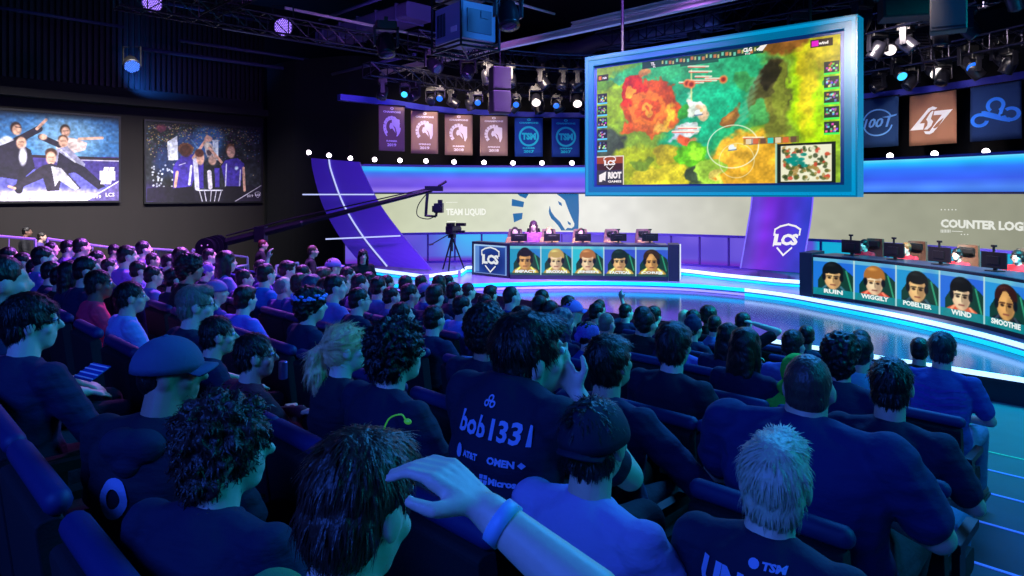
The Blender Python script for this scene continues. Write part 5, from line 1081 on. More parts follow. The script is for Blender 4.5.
def on_back(me, fnx=0, d=.004):                            # maps (x, z) in the figure's frame onto its back
    bv = BVHTree.FromPolygons([v.co for v in me.vertices], [tuple(p.vertices) for p in me.polygons])
    def fn(x, z):
        h = bv.ray_cast(Vector((x, -1.5, z)), Vector((0, 1, 0)))
        return (h[0]+Vector((0, -d, 0))) if h[0] else Vector((x, -.16, z))
    return fn
TWO = lambda g: 0
# ---- where each one sits: photo pixel of the head and the seating row give the place in the hall
ROWS = [10.05, 9.15, 8.22]+[a-.45 for a in PK]
def place(x, y, w_=0, D=None, row=None):
    k = (x-512)/F
    if D:
        p = (1+k)*D/S2; r_ = min(range(len(ROWS)), key=lambda i: abs(ROWS[i]-p)) if row is None else row; zf = tread_z(ROWS[r_])
    else:
        best = None
        for i, p in enumerate(ROWS):
            if row is not None and i != row: continue
            D_ = p*S2/(1+k)
            if D_ < .6: continue
            H = CAMZ-(y-HY)/F*D_-tread_z(p); c = abs(H-1.13)/.07+(abs(math.log(w_*D_/126))/.16 if w_ else 0)
            if best is None or c < best[0]: best = (c, i, D_)
        _, r_, D = best; zf = tread_z(ROWS[r_])
    H = CAMZ-(y-HY)/F*D-zf; X = k*D
    return r_, (D-X)/S2, (X+D)/S2, zf, H, (X, D, zf)
G_ = {}
def gg(pose, yaw, sl='short', w=1.0, **kw):
    key = (pose, yaw, sl, w, tuple(sorted(kw.items())))
    if key not in G_: G_[key] = geom(pose, (yaw, kw.pop('pitch', 0), kw.pop('roll', 0)), w, sleeve=sl, **kw)
    return G_[key]
OCC = []                                                  # (row, u)
NV_ = (18, 24, 66); BK = (13, 14, 26); LV = (120, 112, 190); WH_ = (180, 180, 200); GY = (70, 74, 100); PU_ = (84, 60, 150); BL_2 = (40, 70, 150); RD = (110, 20, 40); PK_ = (235, 30, 90); TL_ = (40, 110, 150)
BRN = (26, 18, 15); BLK = (12, 10, 12); BLD = (235, 200, 145); GRY = (120, 120, 125); LBR = (70, 48, 34)
def near_person(x, y, D, label, geo, row=None, seat=True, hadj=0, rz=-45, s=None, **kw):
    r_, u, p, zf, H, loc = place(x, y, D=D, row=row); g = geom(**{'vox': .0075, **geo})
    zc = g['MH'].translation.z; s = s or max(.9, min(1.14, H/zc)); hx = g['MH'].translation
    rot = Matrix.Rotation(R(rz), 4, 'Z'); off = rot @ Vector((hx.x*s, hx.y*s, 0)); L = Vector(loc)-off; L.z = zf
    o = person(g, L, R(rz), label, near=True, s=s, **kw)
    if seat: OCC.append((r_, (L.y-L.x)/S2))
    return o, g
# first row of the photo, nearest the camera
o, g = near_person(362, 505, 1.16, 'nearest spectator at the bottom centre, brown swirled hair and pale green collar', dict(head=(14, -16, 0), pose='lap', hy=.02), row=10, hst='crop', hc=(56, 34, 28), top=(60, 130, 80), topname='shirt', skin=0)
mb = MB(); mb.tube(spline([(.0, .02, .118), (.005, .025, .140), (.025, .03, .150), (.038, .03, .142)], 4), .0015, 5); mb.ell((.042, .03, .141), (.008, .004, .005)); mb.build('hair_clip', mat('neon_clip', (110, 200, 60), .4, emit=(60, 160, 40), es=.4), o, mw=g['MH'])
o, g = near_person(228, 447, 1.70, 'spectator with long curly brown hair and dark shirt, left of the nearest head', dict(head=(-46, 2, 0), pose='lap', lean=5, w=1.14), rz=-20, row=10, hst='curlylong', hc=(58, 38, 34), top=(16, 20, 60), skin=0)
o, g = near_person(170, 372, 2.25, 'spectator in a grey baseball cap and black hoodie with a round pale emblem', dict(head=(-54, 0, 0), pose='lap', sleeve='long', lean=4, w=1.2), rz=-16, row=10, hst='buzz', hc=BLK, top=(14, 16, 42), skin=2, wears=[('cap', mat('cap_grey', (74, 84, 120), .8, bump=.1, bs=80))], topname='hoodie')
fb = on_back(g['c'], 0, .006); mb = MB()
P_ = [(.055*math.cos(R(a)), .062*math.sin(R(a))) for a in range(0, 360, 15)]; Q_ = [(.026*math.cos(R(a)), .030*math.sin(R(a))) for a in range(0, 360, 15)]
for i in range(24): j = (i+1) % 24; mb.poly([fb(-.02+P_[i][0], .80+P_[i][1]), fb(-.02+P_[j][0], .80+P_[j][1]), fb(-.02+Q_[j][0], .80+Q_[j][1]), fb(-.02+Q_[i][0], .80+Q_[i][1])])
mb.build('round_emblem', mat('emblem_print', (150, 160, 210), .7), o)
mb = MB(); mb.ell((-.03, -.115, .945), (.085, .055, .060)).ell((.04, -.11, .95), (.085, .055, .055)).ell((0, -.13, .90), (.06, .035, .05)); bm('hood', blob(mb, .009, 8, .004, 20), cloth((18, 22, 56)), o)
o, g = near_person(32, 322, 2.95, 'spectator with glasses and dark jacket in profile at the left frame edge', dict(head=(-36, 0, 0), pose='lap', sleeve='long', w=1.16), rz=-22, row=10, hst='fringe', hc=BLK, top=(18, 22, 64), skin=0, wears=[('glasses', black)], topname='jacket')
# the raised forearm at the bottom, its owner out of frame
Lw = Vector((.19, .66, tread_z(.6))); rzm = Matrix.Rotation(R(-45), 4, 'Z'); inv = (Matrix.Translation(Lw) @ rzm).inverted()
el = inv @ at(594, 600, .86); ha = inv @ at(489, 512, .93)
gA = None
mb_h = MB()
def arm_person():
    g = geom('lap', (0, 0, 0), 1.0, vox=.0055, arms=((tuple(el), tuple(ha)), PRE['lap'][1]))
    return g
g = arm_person(); o = person(g, Lw, R(-45), 'spectator at the bottom edge raising a bare forearm with a pale wristband', near=True, skin=0, hst='short', hc=BRN, top=(70, 190, 90)); OCC.append((10, (Lw.y-Lw.x)/S2))
d_ = (ha-el).normalized(); c_ = el.lerp(ha, .86); mb = MB(); mb.tube([c_-d_*.010, c_+d_*.010], [.0318, .0312], 18); mb.build('wristband', mat('wristband_pale', (150, 190, 230), .5), o, smooth=True)
# second row
o, g = near_person(531, 372, 2.35, 'spectator whose black jersey reads bob1331 across the back', dict(head=(-28, 6, 6), w=1.02, hz=-.085, hy=.03, lean=3, arms=(((-.26, .10, .70), (-.06, .32, .70)), ((.24, .20, .74), (.10, .16, .94)))), row=9, s=1.2, hst='messy', hc=(20, 15, 16), top=(13, 17, 52), skin=0, topname='jersey')
fb = on_back(g['c'], 0, .005); jw = mat('jersey_print', (165, 175, 225), .7)
def btxt(o, fb, t_, x, z, w_, h_, m, nm='lettering', bold=.05): mb = MB(); text(mb, t_, fb, x, z, w_, h_, bold); return mb.build(nm, m, o)
btxt(o, fb, 'bob1331', -.07, .878, .232, .054, jw, bold=.03)
btxt(o, fb, 'AT&T', -.03, .822, .055, .018, jw); btxt(o, fb, 'OMEN', .055, .822, .075, .019, jw); btxt(o, fb, 'SPECTRUM', -.05, .772, .065, .015, jw); btxt(o, fb, 'Microsoft', .06, .770, .10, .018, jw)
mb = MB(); fb2 = fb
for i in range(12):
    a, b_ = R(i*30), R(i*30+30); mb.poly([fb2(-.052+.015*math.cos(a), .831+.018*math.sin(a)), fb2(-.052+.015*math.cos(b_), .831+.018*math.sin(b_)), fb2(-.052, .831)])
mb.build('globe_logo', jw, o); mb = MB()
for a, b_ in ((.045, 0), (.058, 0), (.045, .013), (.058, .013)): mb.poly([fb(-.012+a, .768+b_), fb(-.002+a, .768+b_), fb(-.001+a, .779+b_), fb(-.012+a, .779+b_)])
mb.build('window_logo', jw, o); mb = MB(); mb.poly([fb(.136, .831), fb(.145, .822), fb(.154, .831), fb(.145, .840)]); mb.build('diamond_logo', jw, o)
mb = MB()
for cx, cz, r_ in ((.012, .962, .009), (.032, .962, .009), (.022, .975, .009)):
    for i in range(12): a, b_ = R(i*30), R(i*30+30); mb.poly([fb(cx+r_*math.cos(a), cz+r_*math.sin(a)), fb(cx+r_*math.cos(b_), cz+r_*math.sin(b_)), fb(cx+r_*.5*math.cos(b_), cz+r_*.5*math.sin(b_)), fb(cx+r_*.5*math.cos(a), cz+r_*.5*math.sin(a))])
mb.build('cloud_logo', jw, o); mb = MB(); mb.tube([(.125, .170, .895), (.117, .166, .915)], .033, 14); mb.build('wristband', mat('wristband_pale', (150, 190, 230), .5), o, smooth=True)
o, g = near_person(597, 440, 1.90, 'spectator in a heather lavender T-shirt and dark backwards cap, in front of the camera', dict(head=(8, 6, 0), w=1.1), row=9, hst='short', hc=BLK, top=(168, 150, 205), skin=1, wears=[('cap_back', mat('cap_navy', (12, 16, 46), .8))])
o, g = near_person(775, 482, 1.68, 'spectator with swept platinum hair, dark jersey marked TSM at the collar', dict(head=(18, 8, 0), w=1.05, hz=-.03), row=9, hst='sweep', hc=(196, 186, 160), top=(18, 22, 58), skin=0, topname='jersey')
fb = on_back(g['c'], 0, .005); btxt(o, fb, 'TSM', .03, .966, .05, .015, jw); btxt(o, fb, 'UNCLE', -.12, .89, .25, .055, jw, bold=.06)
mb = MB()
for i in range(12): a, b_ = R(i*30), R(i*30+30); mb.poly([fb(.012+.013*math.cos(a), .973+.010*math.sin(a)), fb(.012+.013*math.cos(b_), .973+.010*math.sin(b_)), fb(.012, .973)])
mb.build('collar_logo', jw, o)
o, g = near_person(398, 352, 2.85, 'spectator in plain black T-shirt with thick wavy dark hair, right of the ponytail', dict(head=(-16, 4, 0), w=1.15, lean=3), row=9, hst='curly', hc=(18, 14, 18), top=(14, 18, 54), skin=0, wears=[('glasses', black)])
o, g = near_person(346, 348, 3.3, 'spectator with long blonde ponytail and dark undercut, looking up right', dict(head=(-26, 8, 0), w=.9), row=9, hst='ponytail', hc=BLD, top=(14, 16, 44), skin=4)
o, g = near_person(256, 364, 3.35, 'spectator in glasses and dark red shirt, left of the blonde ponytail', dict(head=(-24, 0, 0), pose='cross', sleeve='long'), row=9, hst='short', hc=BLK, top=(96, 22, 44), skin=1, wears=[('glasses', black)])
mb = MB(); mb._rings([Vector((0, 0, z)) for z in (0, .003, .085, .09)], [.016, .022, .022, .018], [.016, .022, .022, .018], 16, Vector((0, 0, 1))); cn = mb.build('drink_can', mat('can_metal', (130, 120, 190), .3, .7), smooth=False); cn.location = at(283, 379, 3.45); tag(cn, 'silver drink can held beside the red-shirted spectator', 'can')
o, g = near_person(219, 345, 3.85, 'spectator in black hooded top behind the grey baseball cap', dict(head=(-20, 0, 0), sleeve='long', lean=6), row=9, hst='short', hc=BLK, top=(14, 20, 60), skin=1)
o, g = near_person(197, 305, 4.15, 'spectator with short grey-blond hair and glasses, directly above the grey cap', dict(head=(-22, 0, 0), w=1.05), row=9, hst='crop', hc=(130, 120, 105), top=(14, 18, 52), skin=0, wears=[('glasses', black)])
o, g = near_person(132, 297, 4.95, 'spectator in a pale lavender shirt in profile, right of the pink jacket', dict(head=(-18, 0, 0), w=1.05), row=9, hst='short', hc=BLK, top=(150, 150, 215), skin=1)
o, g = near_person(100, 284, 5.5, 'spectator in a bright pink jacket with short black hair', dict(head=(-20, 0, 0), sleeve='long'), row=9, hst='short', hc=BLK, top=(255, 40, 90), skin=3, topname='jacket')
# third row
o, g = near_person(809, 398, 2.55, 'very broad spectator with shaved head and plain navy T-shirt', dict(head=(10, 8, 0), w=1.5, belly=.07, vox=.009, hs=.98, hz=-.06), s=1.13, row=8, hst='buzz', hc=(74, 54, 52), top=(20, 32, 92), skin=1)
o, g = near_person(611, 362, 3.1, 'spectator in dark long-sleeved top behind the backwards cap, elbows out', dict(head=(-6, 14, 0), w=1.15, sleeve='long', arms=(((-.34, .12, .72), (-.10, .34, .66)), ((.38, .06, .70), (.12, .32, .62)))), row=8, hst='fringe', hc=BLK, top=(18, 25, 72), skin=1, topname='jumper')
fb = on_back(g['c'], 0, .005); mb = MB(); mb.poly([fb(-.02, .93), fb(.02, .93), fb(.02, .96), fb(-.02, .96)]); mb.build('neck_label', jw, o)
o, g = near_person(490, 332, 3.7, 'spectator with black curls and a Champion script running down the back', dict(head=(-14, 6, 0), w=1.1), row=8, hst='afro', hc=BLK, top=(12, 18, 56), skin=2)
fb = on_back(g['c'], 0, .005); fr = lambda a, b_: fb(-.045+b_*.9, .935-a); mb = MB(); text(mb, 'Champion', fr, .0, .0, .235, .05, .02, .25); mb.build('script_lettering', jw, o)
o, g = near_person(892, 385, 3.1, 'broad spectator in black T-shirt and pale jeans at the right row end', dict(head=(6, 4, 0), w=1.14, belly=.04, vox=.009), row=7, hst='short', hc=BLK, top=(14, 19, 60), skin=1, legs=(90, 110, 160), shoes=True)
o, g = near_person(675, 345, 3.9, 'spectator in black jacket with straight brown hair, left of the long-haired one', dict(head=(2, 4, 0), w=1.1, sleeve='long', vox=.009), row=7, hst='fringe', hc=(34, 22, 24), top=(11, 14, 46), skin=0, topname='jacket')
o, g = near_person(943, 349, 5.0, 'spectator in a blue and violet striped jersey at the far right of the audience', dict(head=(2, 4, 0), w=1.06, vox=.010, lean=4), row=5, hst='short', hc=(40, 36, 44), top=(70, 72, 160), skin=1, legs=(110, 120, 160), shoes=True, topname='jersey')
fb = on_back(g['c'], 0, .005); mb = MB()
for i in range(7):
    for j in range(10):
        x0 = -.17+j*.034; z0 = .62+i*.045+.01*math.sin(j); mb.poly([fb(x0, z0), fb(x0+.034, z0+.004), fb(x0+.034, z0+.018), fb(x0, z0+.014)])
mb.build('jersey_stripes', mat('stripe_violet', (110, 60, 170), .8), o)
# ---- the rest of the audience: (x, y, head width, hair, hair colour, top, skin, pose, extra)
RST = [(842, 356, 30, 'curly', BRN, NV_, 1, 'lap', 0), (861, 344, 23, 'short', BLK, GY, 1, 'lap', 0), (899, 358, 26, 'short', BLK, (150, 160, 220), 1, 'lap', 0), (920, 350, 22, 'short', BLK, BK, 1, 'lap', 0),
 (794, 345, 22, 'short', BRN, LV, 1, 'lap', 0), (807, 336, 18, 'short', BLK, NV_, 3, 'lap', 0), (747, 347, 26, 'long', BRN, NV_, 0, 'lap', 0), (729, 338, 0, 'long', BLK, NV_, 0, 'lap', 0), (772, 368, 22, 'short', BLK, (70, 220, 60), 1, 'lap', 'hood'),
 (700, 341, 20, 'short', BLK, LV, 1, 'lap', 0), (744, 323, 16, 'short', BLK, BK, 1, 'behind', 0), (709, 316, 14, 'afro', BLK, BK, 3, 'lap', 0), (694, 328, 16, 'short', BLK, NV_, 1, 'lap', 'beanie'),
 (435, 319, 22, 'short', BRN, (20, 26, 70), 0, 'lap', 0), (403, 315, 24, 'short', BLK, NV_, 0, 'lap', 'headphones'), (463, 307, 20, 'short', BLK, (130, 140, 230), 0, 'lap', 0), (441, 297, 20, 'crop', BRN, NV_, 0, 'lap', 0),
 (512, 297, 17, 'buzz', BRN, BL_2, 0, 'lap', 0), (543, 299, 17, 'short', BLK, (60, 90, 190), 0, 'lap', 0), (531, 305, 0, 'short', BLK, BK, 1, 'lap', 0), (312, 305, 28, 'curly', BRN, NV_, 0, 'lap', 'flowers'), (360, 300, 20, 'short', BRN, NV_, 0, 'lap', 'glasses'),
 (551, 327, 20, 'short', BLD, (60, 90, 180), 0, 'lap', 0), (568, 331, 18, 'short', BLK, BL_2, 0, 'lap', 'bandana'), (587, 327, 20, 'longwave', (110, 100, 110), NV_, 0, 'lap', 0), (607, 324, 16, 'buzz', (120, 110, 100), TL_, 0, 'lap', 0), (574, 312, 14, 'short', BRN, NV_, 0, 'lap', 'cap'), (569, 305, 13, 'short', BLK, BK, 1, 'lap', 0),
 (600, 308, 14, 'short', BLK, NV_, 1, 'wave', 0), (617, 311, 14, 'short', BRN, NV_, 0, 'lap', 0), (645, 314, 13, 'bun', BLK, BK, 0, 'lap', 0), (629, 317, 0, 'short', BLK, BK, 1, 'lap', 0), (673, 317, 13, 'buzz', BLD, (20, 90, 130), 0, 'lap', 0), (651, 334, 17, 'short', BLK, BK, 1, 'cross', 0), (660, 326, 14, 'short', BLK, NV_, 1, 'lap', 0),
 (346, 289, 17, 'short', BLK, LV, 0, 'lap', 0), (329, 290, 18, 'long', (60, 60, 90), LV, 0, 'lap', 0), (246, 299, 24, 'messy', BRN, (140, 110, 225), 0, 'lap', 0), (217, 292, 22, 'short', BLK, PU_, 1, 'cross', 'cap_back'), (154, 276, 18, 'short', BLK, LV, 1, 'lap', 0), (175, 279, 18, 'short', BLK, NV_, 0, 'lap', 0),
 (191, 268, 17, 'curly', BLK, BK, 2, 'lap', 0), (207, 271, 16, 'short', BLK, NV_, 0, 'lap', 'bandana'), (227, 262, 15, 'long', BRN, LV, 0, 'lap', 0), (245, 279, 18, 'short', BRN, PU_, 0, 'raise', 0), (285, 287, 20, 'receding', GRY, (90, 60, 150), 0, 'lap', 0), (270, 275, 16, 'short', BRN, (40, 120, 210), 0, 'cross', 0), (288, 270, 15, 'messy', BRN, LV, 0, 'lap', 0),
 (304, 274, 14, 'short', BLK, NV_, 1, 'lap', 0), (324, 277, 15, 'messy', LBR, PU_, 0, 'lap', 0), (349, 275, 14, 'short', BLK, NV_, 0, 'lap', 0), (334, 267, 14, 'short', BLK, (90, 24, 80), 0, 'lap', 'cap'), (379, 287, 15, 'short', BLK, LV, 0, 'lap', 0), (370, 281, 14, 'long', BRN, NV_, 0, 'lap', 0), (385, 283, 13, 'short', BLK, NV_, 1, 'lap', 0), (398, 283, 13, 'short', BLK, NV_, 0, 'lap', 0),
 (410, 289, 15, 'short', BRN, PU_, 0, 'lap', 'cap_back'), (422, 283, 13, 'short', BLK, BK, 1, 'lap', 0), (434, 283, 13, 'long', BLK, NV_, 0, 'lap', 0), (449, 282, 12, 'short', BLK, BK, 0, 'lap', 0), (469, 291, 14, 'short', (80, 20, 30), NV_, 0, 'lap', 0), (491, 294, 15, 'messy', BLK, BK, 0, 'lap', 0), (481, 310, 18, 'short', BLK, NV_, 1, 'lap', 0), (455, 292, 14, 'short', BLK, NV_, 1, 'lap', 0),
 (4, 281, 22, 'short', BLK, NV_, 1, 'lap', 0), (37, 276, 20, 'short', BLK, NV_, 1, 'lap', 0), (53, 272, 18, 'short', BLK, NV_, 0, 'lap', 0), (73, 274, 18, 'long', BLK, NV_, 0, 'lap', 0), (90, 271, 17, 'short', BLK, NV_, 1, 'lap', 0), (69, 293, 22, 'short', BLK, BK, 1, 'lap', 0), (98, 259, 14, 'short', BLK, NV_, 1, 'lap', 0), (52, 249, 13, 'short', BLK, LV, 1, 'lap', 0), (69, 248, 13, 'short', BLK, PU_, 0, 'lap', 0), (82, 247, 12, 'short', BLK, LV, 1, 'lap', 0),
 (115, 251, 13, 'short', BLK, NV_, 1, 'lap', 0), (128, 256, 14, 'short', BLK, (150, 120, 220), 0, 'lean', 0), (144, 249, 12, 'short', BLK, PU_, 0, 'lap', 0), (152, 260, 14, 'short', BLK, NV_, 1, 'lap', 0), (169, 262, 14, 'short', BLK, NV_, 0, 'lap', 0), (10, 256, 15, 'short', BLK, LV, 0, 'lap', 0), (24, 262, 15, 'short', BLK, PU_, 1, 'lap', 0), (38, 256, 13, 'short', BLK, LV, 0, 'clap', 0),
 (520, 318, 18, 'messy', BRN, NV_, 0, 'lap', 0), (420, 296, 15, 'short', BLK, NV_, 1, 'lap', 0), (393, 297, 17, 'short', BRN, LV, 0, 'lap', 0), (298, 284, 16, 'short', LBR, BL_2, 0, 'lap', 0), (262, 268, 14, 'short', BLK, PU_, 1, 'lap', 0), (110, 268, 15, 'short', BLK, NV_, 0, 'lap', 0), (134, 269, 15, 'short', BLK, PU_, 0, 'lap', 0), (210, 256, 13, 'short', BLK, LV, 0, 'lap', 0), (182, 257, 13, 'long', BRN, NV_, 0, 'lap', 0),
 (555, 312, 16, 'short', BRN, NV_, 0, 'lap', 0), (500, 306, 16, 'short', BRN, (60, 80, 170), 0, 'lap', 0), (722, 326, 15, 'short', BRN, LV, 0, 'lap', 0), (686, 318, 14, 'short', BLK, BK, 1, 'lap', 0), (336, 284, 15, 'short', BLK, NV_, 1, 'lap', 0), (360, 284, 14, 'short', BLK, PU_, 0, 'lap', 0), (316, 288, 16, 'long', LBR, LV, 0, 'lap', 0), (587, 311, 14, 'short', BLK, BK, 1, 'lap', 0)]
CN = {NV_: 'navy', BK: 'black', LV: 'lavender', WH_: 'white', GY: 'grey', PU_: 'purple', BL_2: 'blue', TL_: 'teal'}
HN = {'short': 'short', 'crop': 'cropped', 'buzz': 'very short', 'messy': 'tousled', 'fringe': 'straight', 'curly': 'curly', 'afro': 'round curly', 'long': 'long', 'longwave': 'long wavy', 'bun': 'pinned-up', 'receding': 'thinning'}
HC = {BRN: 'brown', BLK: 'black', BLD: 'blond', GRY: 'grey', LBR: 'light brown'}
DONE = []; rnd = random.Random(11)
for i, (x, y, w_, hst, hc, top, sk, pose, ex) in enumerate(RST):
    r_, u, p, zf, H, loc = place(x, y, w_)
    yaw = (-14, 0, -26)[(i*7) % 3] if x < 640 else (-8, 6)[i % 2]; sl = 'long' if (top in (BK, PU_) and i % 2) else 'short'
    yaw += {'lap': 0}.get(pose, 0); w2 = (1.0, 1.1)[(i*5) % 2] if pose == 'lap' else 1.0
    g = gg(pose, yaw, sl, w2); s = max(.9, min(1.1, H/g['MH'].translation.z)); hx = g['MH'].translation*s
    rz = -45+rnd.uniform(-6, 8); off = Matrix.Rotation(R(rz), 4, 'Z') @ Vector((hx.x, hx.y, 0)); L = Vector(loc)-off; L.z = zf
    for _ in range(6):                                      # keep neighbours of a row apart
        for (r2, u2) in [q for q in OCC if q[0] == r_]:
            du = (L.y-L.x)/S2-u2
            if abs(du) < .43: k = (.43-abs(du))*(1 if du > 0 else -1)*.5; L.x -= k/S2; L.y += k/S2
    OCC.append((r_, (L.y-L.x)/S2)); wr = []
    hatm = {'cap': mat('cap_lilac', (150, 120, 210), .8), 'cap_back': mat('cap_mauve', (130, 100, 170), .8), 'beanie': cloth((20, 26, 70)), 'bandana': mat('bandana_dots', (130, 90, 190), .8, var=.9, bs=160), 'flowers': mat('flower_petals', (150, 170, 255), .6), 'glasses': black, 'headphones': black, 'hood': cloth((60, 210, 60))}
    if ex: wr = [(ex, hatm[ex])]
    o = person(g, L, R(rz), None, skin=sk, hst=hst, hc=hc, top=top, s=s, wears=wr, near=False)
    DONE.append((r_, (L.y-L.x)/S2, o, x, hst, hc, top, ex, pose, sl))
byrow = {}
for q in DONE: byrow.setdefault(q[0], []).append(q)
for r_, L in byrow.items():
    L.sort(key=lambda q: q[1]); rn_ = 'row %s from the stage' % WORD[r_-1 if r_ > 1 else 1]
    for j, q in enumerate(L):
        cn = CN.get(q[6], 'green' if q[6][1] > 200 else ('maroon' if q[6] == (90, 24, 80) else ('violet' if q[6][0] > q[6][1]+15 else 'blue')))
        h_ = '%s %s hair' % (HN[q[4]], HC.get(q[5], 'dark'))
        e_ = {'cap': 'lilac cap', 'cap_back': 'backwards cap', 'beanie': 'dark beanie', 'bandana': 'tied bandana', 'flowers': 'flower crown', 'glasses': 'glasses', 'headphones': 'headphones', 'hood': 'green hood'}.get(q[7])
        if q[8] in ('raise', 'wave', 'behind', 'clap'): e_ = {'raise': 'one arm raised high', 'wave': 'hand lifted', 'behind': 'hand at the head', 'clap': 'hands clapping'}[q[8]]
        a_ = '%s, %s' % (h_, cn+' top') if not e_ else '%s, %s top' % (e_, cn)
        tag(q[2], 'seated spectator, %s, %s, %s from the right' % (a_, rn_.replace('row ', '').replace(' from the stage', ' row'), WORD[j+1]), 'person')
# standing staff and guests
def stander(x, y, D, label, **kw):
    g = gg('stand', kw.pop('yaw', -10), 'long', 1.0, stand=True); k = (x-512)/F; z = tread_z((1+k)*D/S2) if (1-k)*D/S2 < 17.2 else 0; H = CAMZ-(y-HY)/F*D-z
    return person(g, (k*D, D, z), R(kw.pop('rz', -45)), label, s=max(.9, min(1.08, H/g['MH'].translation.z)), shoes=True, **kw)
stander(313, 256, 12.6, 'standing guard with short hair in black, behind the audience by the barriers', top=BK, hc=LBR, skin=1, rz=-70)
stander(363, 259, 11.6, 'standing figure with long black hair and black clothes before the violet fin', top=BK, hc=BLK, hst='long', skin=0, rz=-150)
stander(263, 255, 14.2, 'jib operator standing in dark clothes behind the raised arm', top=BK, hc=(90, 40, 30), skin=1, rz=-60)
stander(27, 231, 18.6, 'dark-clothed person standing tallest behind the far left rail', top=BK, hc=BLK, skin=3, rz=-60)
stander(42, 237, 18.2, 'person in purple standing beside the tallest one, far left', top=PU_, hc=BRN, skin=1, rz=-60)
# players and their chairs
m_gc = mat('gaming_chair', (84, 60, 48), .5); m_gc2 = mat('gaming_chair_red', (150, 60, 60), .5); m_gcg = mat('gaming_chair_amber', (120, 90, 90), .5)
def gchair(loc, rz, label, m1):
    e = empty('gaming_chair', loc, rz, label, 'chair'); mb = MB(); P = [[Vector(((-.23+.46*i/6)*(1-.25*(j/8)**3), -.24-.12*j/8+.05*abs(i/3-1)**2, .45+.76*j/8)) for i in range(7)] for j in range(9)]
    mb.slab(P, (0, 1, 0), .07); mb.build('backrest', m1, e, smooth=False); mb = MB(); mb.rbox((0, .02, .42), (.52, .5, .12), .04, ax=0); mb.build('seat_cushion', m1, e)
    mb = MB(); mb.rbox((0, -.27, 1.10), (.26, .08, .13), .03, ax=0); mb.build('head_pillow', black, e); mb = MB(); mb.tube([(0, 0, .08), (0, 0, .38)], .03, 8)
    for k in range(5): mb.tube([(0, 0, .09), (.3*math.cos(R(72*k)), .3*math.sin(R(72*k)), .05)], .02, 6)
    mb.build('wheeled_base', black, e); return e
def player(x, y, D, rz, label, chair_label, top, hc, hst, m1, zf=.55, s=None, mitt=True):
    g = gg('desk', 0, 'long', 1.0); k = (x-512)/F; H = CAMZ-(y-HY)/F*D-zf; s = s or max(.86, min(1.15, H/g['MH'].translation.z))
    person(g, (k*D, D, zf), R(rz), label, skin=0, hst=hst, hc=hc, top=top, s=s, wears=[('headphones', black)], topname='jersey'); gchair((k*D+.04*math.sin(R(rz)), D-.04*math.cos(R(rz)), zf), R(rz), chair_label, m1)
for i, (x, y, hc) in enumerate(((515, 231.5, BRN), (549, 231.5, (180, 150, 100)), (581, 232.5, LBR), (613, 235, BLK), (645, 235, BRN))):
    player(x, y, 18.35, 178, 'seated player with headphones at the left desk, %s from the shield' % WORD[i+1], 'amber and black gaming chair at the left desk, %s from the shield' % WORD[i+1], (150, 120, 80), hc, 'short', m_gcg)
gW = gg('lap', 0, 'short', 1.0); kx_ = (533.5-512)/F; person(gW, (kx_*18.75, 18.75, .55), R(178), 'pink-lit person with headphones sitting higher behind the left desk', skin=4, hst='long', hc=(70, 30, 60), top=(150, 80, 150), s=1.13, wears=[('headphones', black)])
gchair((kx_*18.75, 18.78, .55), R(178), 'dark chair under the pink-lit person behind the left desk', black)
for i, (x, y, D, hc) in enumerate(((864, 245, 14.5, BLK), (906, 248.5, 13.7, (150, 90, 50)), (957, 254.5, 12.7, BLK), (1017, 257, 11.8, BLK))):
    player(x, y, D, 118, 'red-jerseyed player with headset at the right desk, %s from its left end' % WORD[i+1], 'patterned gaming chair behind the right desk, %s from its left end' % WORD[i+1], (200, 30, 50), hc, 'fringe', m_gc)
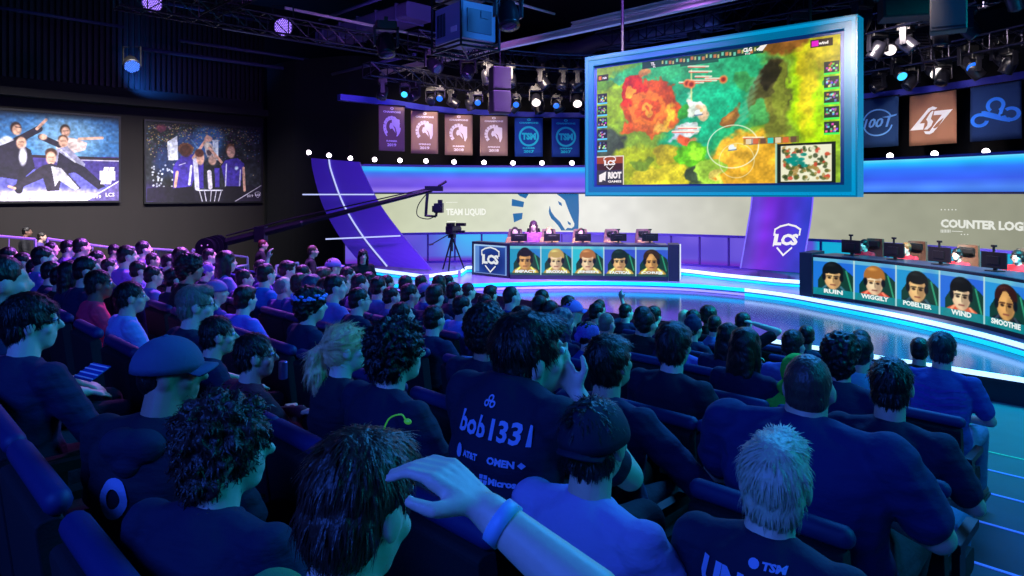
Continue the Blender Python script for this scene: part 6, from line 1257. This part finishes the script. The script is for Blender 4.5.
# loose things
o = at(92, 372, 3.05); e = empty('folded_card', o, R(-30), 'blue-and-white striped card held on the lap, left of the grey cap', 'card')
mb = MB(); mb.box((0, 0, 0), (.14, .10, .004), Matrix.Rotation(R(28), 4, 'X')); mb.build('card_sheet', mat('card_blue', (50, 70, 160), .6), e)
for k_ in range(4): mb = MB(); mb.box((0, -.038+.025*k_, .004), (.14, .006, .003), Matrix.Rotation(R(28), 4, 'X')); mb.build('printed_stripe', mat('card_white', (200, 205, 235), .6), e)
P = [[uv(3.16+.42*j/12, 3.46-.33, 0)+Vector((0, 0, .642+.60+.36*i/8)) + Vector((.7, .7, 0))*(.015*math.sin(j*1.7+i*.4)-.02*i/8) for j in range(13)] for i in range(9)]
mb = MB(); mb.slab(P, (.7, .7, 0), .012); o = mb.build('draped_jacket', mat('jacket_silver', (130, 160, 215), .45, var=.7, bs=18, stretch=(3, 3, .4)), smooth=True); tag(o, 'silver-blue jacket draped over a seat back, left of the brown-haired spectator in black', 'jacket')
# theatre seats along every row, one under each spectator, the gaps filled evenly
seat0 = mk_seat(); sf = True; SEATS = []
for r_, p in enumerate(ROWS):
    us = sorted(q[1] for q in OCC if q[0] == r_)
    if not us: continue
    k = []
    for u in us:
        if k and u-k[-1] < .50: continue
        k.append(u)
    lim = 15.2 if r_ > 3 else min(15.2, us[-1]+1.2); out = []; a = max(.42, k[0]-.57*int((k[0]-.42)/.57)) if r_ < 4 or r_ > 8 else k[0]
    if (r_ < 4 or r_ > 8) and k[0] > .99:
        n_ = int((k[0]-a+.01)/.57); out += [a+.57*q for q in range(n_)]
    for i_, u in enumerate(k):
        out.append(u); nx = k[i_+1] if i_+1 < len(k) else lim; n_ = int((nx-u)/.56)-(1 if i_+1 < len(k) else 0)
        if n_ > 0: st = (nx-u)/(n_+1) if i_+1 < len(k) else .57; out += [u+st*(q+1) for q in range(n_)]
    for j, u in enumerate(out):
        q = uv(u, p+(.10 if r_ == 10 else 0)); zz = tread_z(p)+.8; px = 512+F*q.x/q.y; py = HY+(CAMZ-zz)/q.y*F
        if px < -60 or px > (1060 if r_ > 8 else 930) or py > 660 or q.y < .5: continue
        SEATS.append((r_, j, q, tread_z(p)))
for (r_, j, q, z) in SEATS:
    if sf: o = seat0; sf = False
    else: o = dup(seat0); o.name = 'theatre_seat'
    o.location = (q.x, q.y, z); o.rotation_euler = (0, 0, R(-45))
    tag(o, 'black padded theatre seat, %s row from the stage, %s seat from the right end' % (WORD[max(1, r_-1)], WORD[j+1] if j+1 < len(WORD) else 'far left'), 'seat', 'theatre seats in row %d' % max(1, r_-1))
print('people', len([o for o in bpy.data.objects if o.get('category') == 'person']), 'seats', len(SEATS))
